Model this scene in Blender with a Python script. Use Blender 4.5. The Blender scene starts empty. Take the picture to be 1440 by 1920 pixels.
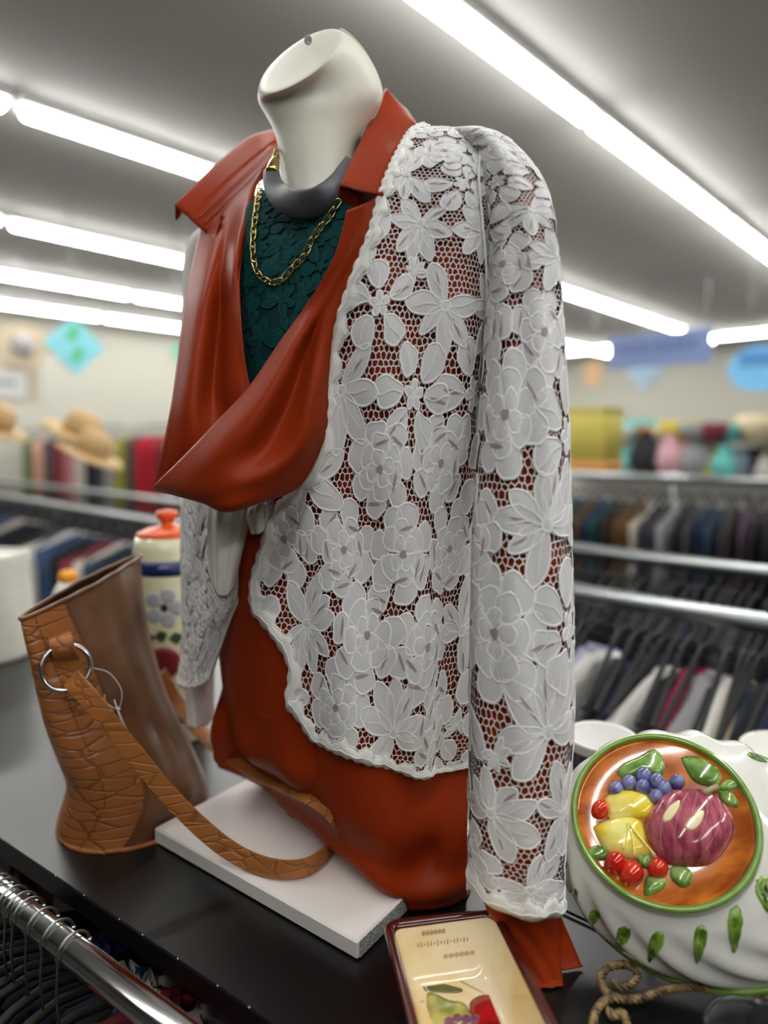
import bpy, math, random
import numpy as np
from mathutils import Vector

# ---------------------------------------------------------------- camera, light, exposure
SC = bpy.context.scene
CAMZ = 1.71                       # eye height; the counter top is at 1.25
F = 1250.0                        # focal length in pixels of the 1440 x 1920 frame
TH = math.atan(130 / F)           # downward pitch
cam_d = bpy.data.cameras.new('camera')
cam = bpy.data.objects.new('camera', cam_d)
SC.collection.objects.link(cam)
cam.location = (0, 0, CAMZ)
cam.rotation_euler = (math.pi / 2 - TH, 0, 0)
cam_d.sensor_fit = 'VERTICAL'
cam_d.sensor_height = 36.0
cam_d.lens = F / 1920 * 36.0
cam_d.clip_start = 0.02
cam_d.dof.use_dof = True
cam_d.dof.focus_distance = 0.63
cam_d.dof.aperture_fstop = 1.8
SC.camera = cam

W = bpy.data.worlds.new('world')
SC.world = W
W.use_nodes = True
W.node_tree.nodes['Background'].inputs[0].default_value = (0.8, 0.85, 0.9, 1)
W.node_tree.nodes['Background'].inputs[1].default_value = 0.3
TUBE = 24.0                       # emission of the ceiling tubes
vs = SC.view_settings
vs.view_transform = 'Standard'
vs.look = 'None'
vs.exposure = 0.42
vs.gamma = 1.0
vs.use_curve_mapping = False
SC.cycles.use_denoising = True
SC.cycles.max_bounces = 8
SC.cycles.transparent_max_bounces = 12
SC.cycles.caustics_reflective = False
SC.cycles.caustics_refractive = False
SC.cycles.sample_clamp_indirect = 6.0

rnd = random.Random(11)
rng = np.random.default_rng(5)
COL = SC.collection
V3 = lambda *a: np.array(a, float)
ct, st = math.cos(TH), math.sin(TH)


def ray(px, py):
    a = (px - 720) / F
    b = (960 - py) / F
    r = V3(a, ct + b * st, -st + b * ct)
    return r / r[1]


def P(px, py, d):                 # point at horizontal distance d
    return V3(0, 0, CAMZ) + ray(px, py) * d


def PZ(px, py, z):                # point at absolute height z
    r = ray(px, py)
    return V3(0, 0, CAMZ) + r * ((z - CAMZ) / r[2])


def proj(p):
    p = np.asarray(p, float)
    x, y, z = p[..., 0], p[..., 1], p[..., 2] - CAMZ
    f = y * ct - z * st
    u = y * st + z * ct
    return np.stack([720 + F * x / f, 960 - F * u / f], -1)


def unit(v):
    return v / np.linalg.norm(v)


# ---------------------------------------------------------------- materials
def lin(c):
    c = c / 255
    return c / 12.92 if c <= .04045 else ((c + .055) / 1.055) ** 2.4


def rgb(r, g, b):
    return (lin(r), lin(g), lin(b), 1)


def mat(name, col, rough=.5, metal=0, spec=.5, noise=0, nscale=40, bump=0, bscale=200, sheen=0, coat=0, trans=0, emit=0, alpha=1, sss=0, ior=1.5):
    m = bpy.data.materials.new(name)
    m.use_nodes = True
    nt = m.node_tree
    b = nt.nodes['Principled BSDF']
    b.inputs['Base Color'].default_value = col
    b.inputs['Roughness'].default_value = rough
    b.inputs['Metallic'].default_value = metal
    b.inputs['Specular IOR Level'].default_value = spec
    b.inputs['Sheen Weight'].default_value = sheen
    b.inputs['IOR'].default_value = ior
    b.inputs['Coat Weight'].default_value = coat
    b.inputs['Coat Roughness'].default_value = .06
    b.inputs['Transmission Weight'].default_value = trans
    b.inputs['Alpha'].default_value = alpha
    b.inputs['Subsurface Weight'].default_value = sss
    b.inputs['Subsurface Scale'].default_value = .01
    if emit:
        b.inputs['Emission Color'].default_value = col
        b.inputs['Emission Strength'].default_value = emit
    tc = nt.nodes.new('ShaderNodeTexCoord')
    if noise:
        n = nt.nodes.new('ShaderNodeTexNoise')
        n.inputs['Scale'].default_value = nscale
        n.inputs['Detail'].default_value = 4
        nt.links.new(tc.outputs['Object'], n.inputs['Vector'])
        mx = nt.nodes.new('ShaderNodeMix')
        mx.data_type = 'RGBA'
        mx.inputs[6].default_value = tuple(max(0, c * (1 - noise)) for c in col[:3]) + (1,)
        mx.inputs[7].default_value = tuple(min(1, c * (1 + noise)) for c in col[:3]) + (1,)
        nt.links.new(n.outputs['Fac'], mx.inputs[0])
        nt.links.new(mx.outputs[2], b.inputs['Base Color'])
    if bump:
        n = nt.nodes.new('ShaderNodeTexNoise')
        n.inputs['Scale'].default_value = bscale
        nt.links.new(tc.outputs['Object'], n.inputs['Vector'])
        bp = nt.nodes.new('ShaderNodeBump')
        bp.inputs['Strength'].default_value = bump
        bp.inputs['Distance'].default_value = .001
        nt.links.new(n.outputs['Fac'], bp.inputs['Height'])
        nt.links.new(bp.outputs['Normal'], b.inputs['Normal'])
    return m


def croc(name, col, dark, sc=(60, 60, 130), strength=.9):
    m = mat(name, col, .36, spec=.5)
    nt = m.node_tree
    b = nt.nodes['Principled BSDF']
    tc = nt.nodes.new('ShaderNodeTexCoord')
    mp = nt.nodes.new('ShaderNodeMapping')
    mp.inputs['Scale'].default_value = sc
    mp.inputs['Rotation'].default_value = (0, .25, 0)
    nt.links.new(tc.outputs['Object'], mp.inputs['Vector'])
    vo = nt.nodes.new('ShaderNodeTexVoronoi')
    vo.feature = 'DISTANCE_TO_EDGE'
    vo.inputs['Scale'].default_value = 1
    vo.inputs['Randomness'].default_value = .75
    nt.links.new(mp.outputs[0], vo.inputs['Vector'])
    rp = nt.nodes.new('ShaderNodeValToRGB')
    rp.color_ramp.elements[0].position = 0
    rp.color_ramp.elements[1].position = .05
    rp.color_ramp.elements[0].color = dark
    rp.color_ramp.elements[1].color = col
    nt.links.new(vo.outputs['Distance'], rp.inputs[0])
    nt.links.new(rp.outputs[0], b.inputs['Base Color'])
    rp2 = nt.nodes.new('ShaderNodeValToRGB')
    rp2.color_ramp.elements[1].position = .09
    nt.links.new(vo.outputs['Distance'], rp2.inputs[0])
    bp = nt.nodes.new('ShaderNodeBump')
    bp.inputs['Strength'].default_value = strength
    bp.inputs['Distance'].default_value = .0015
    nt.links.new(rp2.outputs[0], bp.inputs['Height'])
    nt.links.new(bp.outputs['Normal'], b.inputs['Normal'])
    return m


def two_tone(name, c1, c2, scale, rough=.5, stretch=(1, 1, 1), coat=0, lo=.4, hi=.6, bump=0):
    m = mat(name, c1, rough, coat=coat)
    nt = m.node_tree
    b = nt.nodes['Principled BSDF']
    tc = nt.nodes.new('ShaderNodeTexCoord')
    mp = nt.nodes.new('ShaderNodeMapping')
    mp.inputs['Scale'].default_value = stretch
    nt.links.new(tc.outputs['Object'], mp.inputs['Vector'])
    n = nt.nodes.new('ShaderNodeTexNoise')
    n.inputs['Scale'].default_value = scale
    n.inputs['Detail'].default_value = 5
    nt.links.new(mp.outputs[0], n.inputs['Vector'])
    rp = nt.nodes.new('ShaderNodeValToRGB')
    rp.color_ramp.elements[0].position = lo
    rp.color_ramp.elements[1].position = hi
    rp.color_ramp.elements[0].color = c1
    rp.color_ramp.elements[1].color = c2
    nt.links.new(n.outputs['Fac'], rp.inputs[0])
    nt.links.new(rp.outputs[0], b.inputs['Base Color'])
    if bump:
        bp = nt.nodes.new('ShaderNodeBump')
        bp.inputs['Strength'].default_value = bump
        bp.inputs['Distance'].default_value = .001
        nt.links.new(n.outputs['Fac'], bp.inputs['Height'])
        nt.links.new(bp.outputs['Normal'], b.inputs['Normal'])
    return m


M = dict(
    rust=mat('rust_satin', rgb(142, 47, 14), .42, spec=.5, ior=1.2, noise=.05, nscale=300),
    stitch=mat('rust_thread', rgb(140, 46, 14), .6),
    petal=mat('lace_petal', rgb(224, 225, 226), .8, spec=.2, noise=.09, nscale=900, bump=.35, bscale=1400),
    cord=mat('lace_cord', rgb(248, 248, 247), .8, spec=.2),
    sheer=mat('lace_sheer', rgb(168, 156, 158), .9, spec=.1, noise=.35, nscale=1500),
    trim=mat('lace_trim', rgb(238, 239, 233), .85, spec=.2, noise=.06, nscale=500, bump=.5, bscale=500),
    teal=mat('teal_fabric', rgb(6, 40, 44), .75, spec=.3),
    teal_hi=mat('teal_lace', rgb(16, 72, 72), .8, spec=.15, noise=.12, nscale=500),
    teal_cord=mat('teal_cord', rgb(18, 76, 78), .8, spec=.15),
    plastic=mat('mannequin_plastic', rgb(218, 218, 203), .42, spec=.45, sss=.1, noise=.02, nscale=15),
    slate=mat('choker_slate', rgb(70, 71, 76), .5, noise=.22, nscale=60, bump=.15, bscale=300),
    gold=mat('gold', rgb(200, 180, 110), .22, metal=1),
    chrome=mat('chrome', rgb(215, 215, 215), .12, metal=1),
    wire=mat('wire', rgb(160, 165, 165), .32, metal=1),
    black=mat('black_laminate', rgb(10, 10, 11), .3, spec=.6, noise=.15, nscale=4),
    black_edge=mat('black_edge', rgb(30, 34, 35), .45),
    blackp=mat('black_plastic', rgb(12, 13, 14), .5, spec=.3),
    board=mat('white_laminate', rgb(236, 231, 225), .45),
    boardcut=two_tone('board_cut', rgb(120, 120, 118), rgb(200, 200, 198), 700, .9, lo=.45, hi=.55),
    leather=two_tone('smooth_leather', rgb(88, 50, 32), rgb(124, 86, 54), 9, .36, coat=.1, bump=.4),
    croc=croc('croc_leather', rgb(160, 98, 48), rgb(120, 70, 32), (20, 20, 78), .7),
    croc2=croc('croc_strap', rgb(158, 98, 44), rgb(122, 72, 30), (30, 60, 95), .5),
    lining=mat('bag_lining', rgb(70, 42, 30), .7),
    thread=mat('thread', rgb(96, 52, 22), .7),
    clear=mat('clear_plastic', rgb(225, 228, 230), .3, alpha=.75),
    ceramic=mat('white_glaze', rgb(228, 228, 220), .12, coat=.5),
    green=mat('green_glaze', rgb(112, 150, 60), .15, coat=.5, noise=.25, nscale=60),
    leafg=two_tone('leaf_glaze', rgb(84, 124, 44), rgb(146, 184, 98), 60, .15, coat=.5),
    leafp=two_tone('leaf_paint', rgb(70, 105, 20), rgb(128, 165, 62), 100, .15, coat=.4),
    orange=two_tone('orange_glaze', rgb(150, 70, 8), rgb(206, 118, 30), 22, .12, (1, 3, 1), coat=.6),
    grape=two_tone('grape_glaze', rgb(84, 88, 140), rgb(126, 132, 178), 90, .15, coat=.5),
    maroon=two_tone('apple_glaze', rgb(140, 54, 74), rgb(184, 98, 112), 50, .15, (3, 1, 1), coat=.5),
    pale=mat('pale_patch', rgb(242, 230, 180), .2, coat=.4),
    yellow=two_tone('yellow_glaze', rgb(238, 214, 60), rgb(244, 236, 140), 35, .15, coat=.5),
    cherry=two_tone('cherry_glaze', rgb(190, 18, 8), rgb(220, 50, 20), 60, .12, coat=.6),
    stem=mat('stem_glaze', rgb(160, 148, 110), .3),
    dishi=two_tone('dish_cream', rgb(232, 206, 148), rgb(242, 232, 202), 16, .12, coat=.5),
    dishb=mat('dish_brown', rgb(78, 22, 14), .14, coat=.5, noise=.25, nscale=40),
    disho=mat('dish_outside', rgb(226, 218, 196), .2, coat=.4),
    faint=mat('faint_print', rgb(214, 176, 124), .2, coat=.4, alpha=.5),
    script=mat('script_print', rgb(110, 62, 34), .3),
    pearg=two_tone('pear_paint', rgb(132, 138, 56), rgb(196, 192, 110), 40, .15, coat=.5),
    red=two_tone('red_paint', rgb(120, 14, 16), rgb(190, 30, 30), 36, .15, coat=.5),
    plum=two_tone('plum_paint', rgb(92, 34, 60), rgb(150, 90, 118), 80, .15, coat=.5),
    olive=mat('olive_paint', rgb(92, 92, 38), .2, coat=.4, noise=.3, nscale=120),
    rope=two_tone('rope_bronze', rgb(70, 54, 32), rgb(150, 124, 80), 120, .35),
    glass=mat('glass', rgb(245, 250, 250), .02, trans=1),
    paper=mat('white_matte', rgb(235, 235, 232), .5),
    navy=mat('navy_print', rgb(38, 36, 62), .3, noise=.4, nscale=60),
    cream=mat('cream_glaze', rgb(236, 232, 196), .2, coat=.4),
    navyb=mat('navy_glaze', rgb(24, 44, 104), .2, coat=.4),
    orangeb=mat('orange_lid', rgb(232, 92, 34), .3),
    jarred=mat('jar_red', rgb(126, 34, 40), .3),
    grey=mat('grey_paint', rgb(176, 178, 182), .4),
    dgreen=mat('dark_green', rgb(60, 78, 50), .4),
    woolw=mat('white_texture', rgb(222, 220, 210), .9, noise=.1, nscale=60, bump=1, bscale=90),
    ceil=mat('ceiling_paint', rgb(174, 173, 169), .8, noise=.03, nscale=1.5),
    wall=mat('wall_paint', rgb(174, 173, 161), .8),
    wall2=mat('wall_unseen_dark', rgb(96, 94, 92), .8),  # for the unseen walls, darkened to cut light bounced from the camera side
    floor=mat('floor_tile', rgb(92, 88, 84), .4, noise=.05, nscale=3),
    tube=mat('tube_light', (1, .985, .96, 1), .5, emit=TUBE),
    lampbody=mat('lamp_body', rgb(225, 225, 222), .5),
)
_cm = {}


def cloth(r, g, b):
    k = (r, g, b)
    if k not in _cm:
        _cm[k] = mat('cloth_%02x%02x%02x' % k, rgb(r, g, b), .85, noise=.12, nscale=60)
    return _cm[k]


# ---------------------------------------------------------------- mesh helpers
def link(name, me, m, parent=None, smooth=True):
    o = bpy.data.objects.new(name, me)
    COL.objects.link(o)
    for x in (m if isinstance(m, (list, tuple)) else [m]):
        me.materials.append(x)
    if parent is not None:
        o.parent = parent
    if smooth:
        me.polygons.foreach_set('use_smooth', [True] * len(me.polygons))
    return o


def mesh(name, vf, m, parent=None, smooth=True, idx=None):
    v, f = vf
    me = bpy.data.meshes.new(name)
    me.from_pydata([tuple(map(float, p)) for p in v], [], [tuple(int(i) for i in q) for q in f])
    o = link(name, me, m, parent, smooth)
    if idx is not None:
        me.polygons.foreach_set('material_index', [int(i) for i in idx])
    me.update()
    return o


def local(vf, c):
    return np.asarray(vf[0]) - c, vf[1]


def thing(name, label, cat, group=None, loc=(0, 0, 0), rz=0):
    o = bpy.data.objects.new(name, None)
    COL.objects.link(o)
    o.location = tuple(loc)
    o.rotation_euler = (0, 0, rz)
    o.empty_display_size = .02
    o['label'] = label
    o['category'] = cat
    if group:
        o['group'] = group
    return o


def struct(o):
    o['kind'] = 'structure'
    return o


def stuff(o):
    o['kind'] = 'stuff'
    return o


def join(*parts):
    vs_, fs, n = [], [], 0
    for v, f in parts:
        v = np.asarray(v, float)
        vs_.append(v)
        fs += [tuple(i + n for i in q) for q in f]
        n += len(v)
    return np.concatenate(vs_), fs


def box(c, s, ax=None, bev=0):
    c = np.asarray(c, float)
    ax = np.eye(3) if ax is None else np.asarray(ax, float)
    s = np.asarray(s, float) / 2
    if not bev:
        v = [c + sx * s[0] * ax[0] + sy * s[1] * ax[1] + sz * s[2] * ax[2] for sx in (-1, 1) for sy in (-1, 1) for sz in (-1, 1)]
        f = [(0, 1, 3, 2), (4, 6, 7, 5), (0, 4, 5, 1), (2, 3, 7, 6), (0, 2, 6, 4), (1, 5, 7, 3)]
        return np.array(v), f
    # octagonal rounded slab: rings in z with rounded corners
    rings = []
    for z, ins in ((-s[2], bev), (-s[2] + bev, 0), (s[2] - bev, 0), (s[2], bev)):
        ring = []
        for qx, qy, a0 in ((1, 1, 0), (-1, 1, 90), (-1, -1, 180), (1, -1, 270)):
            for k in range(4):
                a = math.radians(a0 + 30 * k)
                r = bev
                x = qx * (s[0] - r) + (r - ins) * math.cos(a)
                y = qy * (s[1] - r) + (r - ins) * math.sin(a)
                ring.append(c + x * ax[0] + y * ax[1] + z * ax[2])
        rings.append(ring)
    return loft(rings, True, True)


def loft(rings, cap0=False, cap1=False, closed=True):
    n = len(rings[0])
    v = np.array([p for r in rings for p in r], float)
    f = []
    for i in range(len(rings) - 1):
        for j in range(n if closed else n - 1):
            k = (j + 1) % n
            f.append((i * n + j, i * n + k, (i + 1) * n + k, (i + 1) * n + j))
    if cap0:
        f.append(tuple(range(n - 1, -1, -1)))
    if cap1:
        f.append(tuple(range((len(rings) - 1) * n, len(rings) * n)))
    return v, f


def lathe(prof, n=32, c=(0, 0, 0), ax=None):
    ax = np.eye(3) if ax is None else ax
    c = np.asarray(c, float)
    rings = [[c + r * math.cos(2 * math.pi * k / n) * ax[0] + r * math.sin(2 * math.pi * k / n) * ax[1] + h * ax[2] for k in range(n)] for r, h in prof]
    return loft(rings, True, True)


def cr(pts, n):                   # Catmull-Rom through pts -> n samples (rows of any width)
    p = np.asarray(pts, float)
    k = len(p)
    t = np.linspace(0, k - 1, n)
    i = np.minimum(t.astype(int), k - 2)
    u = (t - i).reshape((-1,) + (1,) * (p.ndim - 1))
    g = lambda j: np.where(((j < 0) | (j > k - 1)).reshape((-1,) + (1,) * (p.ndim - 1)),
                           np.where((j < 0).reshape((-1,) + (1,) * (p.ndim - 1)), 2 * p[0] - p[1], 2 * p[-1] - p[-2]), p[np.clip(j, 0, k - 1)])
    a, b, c, d = g(i - 1), g(i), g(i + 1), g(i + 2)
    return .5 * (2 * b + (c - a) * u + (2 * a - 5 * b + 4 * c - d) * u ** 2 + (3 * b - a - 3 * c + d) * u ** 3)


def frames(path):
    p = np.asarray(path, float)
    t = np.gradient(p, axis=0)
    t /= np.linalg.norm(t, axis=1)[:, None] + 1e-12
    up = V3(0, 0, 1) if abs(t[0][2]) < .9 else V3(1, 0, 0)
    out = []
    n = unit(up - t[0] * (up @ t[0]))
    for q in t:
        n = n - q * (n @ q)
        n = unit(n)
        out.append((q, n, np.cross(q, n)))
    return p, out


def tube(path, r, n=8, cap=True, smooth_n=None):
    if smooth_n:
        path = cr(path, smooth_n)
    p, fr = frames(path)
    rr = r if hasattr(r, '__len__') else [r] * len(p)
    rings = [[p[i] + rr[i] * (math.cos(2 * math.pi * k / n) * fr[i][1] + math.sin(2 * math.pi * k / n) * fr[i][2]) for k in range(n)] for i in range(len(p))]
    return loft(rings, cap, cap)


def gridf(nv, nu, wrap=False):
    f = []
    for i in range(nv - 1):
        for j in range(nu if wrap else nu - 1):
            k = (j + 1) % nu
            f.append((i * nu + j, i * nu + k, (i + 1) * nu + k, (i + 1) * nu + j))
    return f


def normals(G):
    du = np.gradient(G, axis=1)
    dv = np.gradient(G, axis=0)
    n = np.cross(du, dv)
    return n / (np.linalg.norm(n, axis=2)[..., None] + 1e-12)


def to_cam(G, n):                 # +1 or -1 so that the middle normal looks at the lens side
    m = G[G.shape[0] // 2, G.shape[1] // 2]
    return 1 if (n[G.shape[0] // 2, G.shape[1] // 2] @ (V3(0, 0, CAMZ) - m)) > 0 else -1


def sheet(G, th, wrap=False):     # closed thin cloth from a point grid
    n = normals(G)
    nv, nu = G.shape[:2]
    a = G.reshape(-1, 3)
    b = (G - n * th).reshape(-1, 3)
    f = gridf(nv, nu, wrap)
    N = nv * nu
    f2 = [tuple(q[::-1][i] + N for i in range(4)) for q in f]
    e = []
    for j in range(nu if wrap else nu - 1):
        k = (j + 1) % nu
        e += [(k, j, j + N, k + N), ((nv - 1) * nu + j, (nv - 1) * nu + k, (nv - 1) * nu + k + N, (nv - 1) * nu + j + N)]
    if not wrap:
        for i in range(nv - 1):
            e += [(i * nu, (i + 1) * nu, (i + 1) * nu + N, i * nu + N), ((i + 1) * nu - 1 + nu, (i + 1) * nu - 1, (i + 1) * nu - 1 + N, (i + 1) * nu - 1 + nu + N)]
    return np.concatenate([a, b]), f + f2 + e


def pgrid(rows, nv, nu):          # rows of (px, py, depth) control points -> smooth grid
    R = [cr(np.array([P(*q) for q in r]), nu) for r in rows]
    return cr(np.array(R), nv)


class Surf:
    def __init__(s, G, flip=None):
        s.G = G
        s.N = normals(G)
        s.N *= to_cam(G, s.N) if flip is None else flip
        s.W = float(np.mean(np.linalg.norm(np.diff(G, axis=1), axis=2).sum(1)))
        s.H = float(np.mean(np.linalg.norm(np.diff(G, axis=0), axis=2).sum(0)))

    def _b(s, A, U, Vv):
        nv, nu = A.shape[:2]
        x = np.clip(U / s.W, 0, 1) * (nu - 1)
        y = np.clip(Vv / s.H, 0, 1) * (nv - 1)
        i = np.minimum(x.astype(int), nu - 2)
        j = np.minimum(y.astype(int), nv - 2)
        a = (x - i)[:, None]
        b = (y - j)[:, None]
        return (A[j, i] * (1 - a) + A[j, i + 1] * a) * (1 - b) + (A[j + 1, i] * (1 - a) + A[j + 1, i + 1] * a) * b

    def at(s, UV, h=0):
        UV = np.asarray(UV, float)
        return s._b(s.G, UV[:, 0], UV[:, 1]) + s._b(s.N, UV[:, 0], UV[:, 1]) * (np.asarray(h).reshape(-1, 1) if np.ndim(h) else h)

    def find(s, px, py):          # (U, V) of the visible surface point nearest to a view direction
        q = proj(s.G)
        d = np.hypot(q[..., 0] - px, q[..., 1] - py)
        face = (s.N * (V3(0, 0, CAMZ) - s.G)).sum(2) > 0
        d = np.where(face, d, d + 400)
        j, i = np.unravel_index(np.argmin(d), d.shape)
        return V3(i / (s.G.shape[1] - 1) * s.W, j / (s.G.shape[0] - 1) * s.H)


# ---------------------------------------------------------------- lace
def inside(poly, pts):
    x, y = pts[:, 0], pts[:, 1]
    r = np.zeros(len(pts), bool)
    n = len(poly)
    for i in range(n):
        x0, y0 = poly[i]
        x1, y1 = poly[(i + 1) % n]
        c = (y0 > y) != (y1 > y)
        if c.any():
            r ^= c & (x < (x1 - x0) * (y - y0) / (y1 - y0 + 1e-15) + x0)
    return r


def snap(poly, pts):              # nearest points of the outline
    a = poly
    b = np.roll(poly, -1, 0)
    ab = b - a
    t = ((pts[:, None] - a) * ab).sum(2) / ((ab ** 2).sum(1) + 1e-15)
    q = a + np.clip(t, 0, 1)[..., None] * ab
    d = ((pts[:, None] - q) ** 2).sum(2)
    return q[np.arange(len(pts)), d.argmin(1)]


def clip(poly, pts):
    pts = pts.copy()
    o = ~inside(poly, pts)
    if o.any():
        pts[o] = snap(poly, pts[o])
    return pts


def petal_outline(cx, cy, ang, L, Wd, kind, r, n=22):
    out = []
    k1, k2 = r.random() * 6, r.random() * 6
    for i in range(n):
        t = 2 * math.pi * i / n
        if kind == 'leaf':
            x = L * (.5 - .5 * math.cos(t))
            y = Wd * .5 * math.sin(t) * abs(math.sin(t)) ** .25 * (1 + .1 * math.sin(3 * t + k1))
        elif kind == 'round':
            w = 1 + .09 * math.cos(3 * t + k1) + .06 * math.cos(5 * t + k2)
            x = L * .5 * (1 + w * math.cos(t))
            y = Wd * .5 * w * math.sin(t) * (.72 + .28 * (.5 + .5 * math.cos(t)))
        else:                     # scalloped fan
            w = 1 + .07 * abs(math.sin(4 * t + k1)) + .03 * math.cos(2 * t + k2)
            x = L * (.5 + .5 * w * math.cos(t))
            y = Wd * .5 * w * math.sin(t) * (.55 + .45 * (.5 + .5 * math.cos(t)))
        ca, sa = math.cos(ang), math.sin(ang)
        out.append((cx + x * ca - y * sa, cy + x * sa + y * ca))
    return np.array(out)


def motif(kind, r):
    """list of (outline, kind, vein) in unit size"""
    A = []
    tau = 2 * math.pi
    a0 = r.random() * tau
    if kind == 0:                 # open flower with a netted heart
        n = r.choice([5, 6, 6, 7])
        for i in range(n):
            a = a0 + tau * i / n + r.uniform(-.12, .12)
            A.append((petal_outline(.36 * math.cos(a), .36 * math.sin(a), a, r.uniform(.6, .78), r.uniform(.6, .8), r.choice(['round', 'fan']), r), 'p', (a, .36, .8)))
            if r.random() < .35:
                A.append((petal_outline(.5 * math.cos(a), .5 * math.sin(a), a + .12, .5, .07, 'leaf', r, 10), 's', None))
        for i in range(5):
            a = a0 + tau * i / 5
            A.append((petal_outline(.03 * math.cos(a), .03 * math.sin(a), a, .26, .2, 'round', r, 12), 'p', None))
    elif kind == 1:               # rose of nested petals
        for n, rad, L, w in ((7, .42, .6, .72), (6, .2, .48, .6), (4, .04, .36, .42)):
            for i in range(n):
                a = a0 + tau * i / n + rad + r.uniform(-.1, .1)
                A.append((petal_outline(rad * math.cos(a), rad * math.sin(a), a + r.uniform(-.2, .2), L * r.uniform(.9, 1.1), w * r.uniform(.85, 1.15), r.choice(['fan', 'round']), r), 'p', None))
                if n > 4 and r.random() < .4:
                    A.append((petal_outline((rad + .3) * math.cos(a - .2), (rad + .3) * math.sin(a - .2), a + 1.45, .4, .07, 'leaf', r, 12), 's', None))
        A.append((petal_outline(-.1, 0, 0, .2, .2, 'round', r, 10), 's', None))
    else:                         # sprig of pointed leaves
        n = r.choice([6, 7, 8])
        for i in range(n):
            a = a0 + tau * i / n * .8 + r.uniform(-.2, .2)
            L = r.uniform(.75, 1.15)
            A.append((petal_outline(.06 * math.cos(a), .06 * math.sin(a), a, L, L * r.uniform(.4, .52), 'leaf', r), 'p', (a, .1, L * .8)))
            if r.random() < .4:
                A.append((petal_outline(.3 * math.cos(a), .3 * math.sin(a), a + .1, .5, .05, 'leaf', r, 10), 's', None))
        A.append((petal_outline(-.12, 0, 0, .24, .24, 'round', r, 12), 'p', None))
    return A


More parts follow.
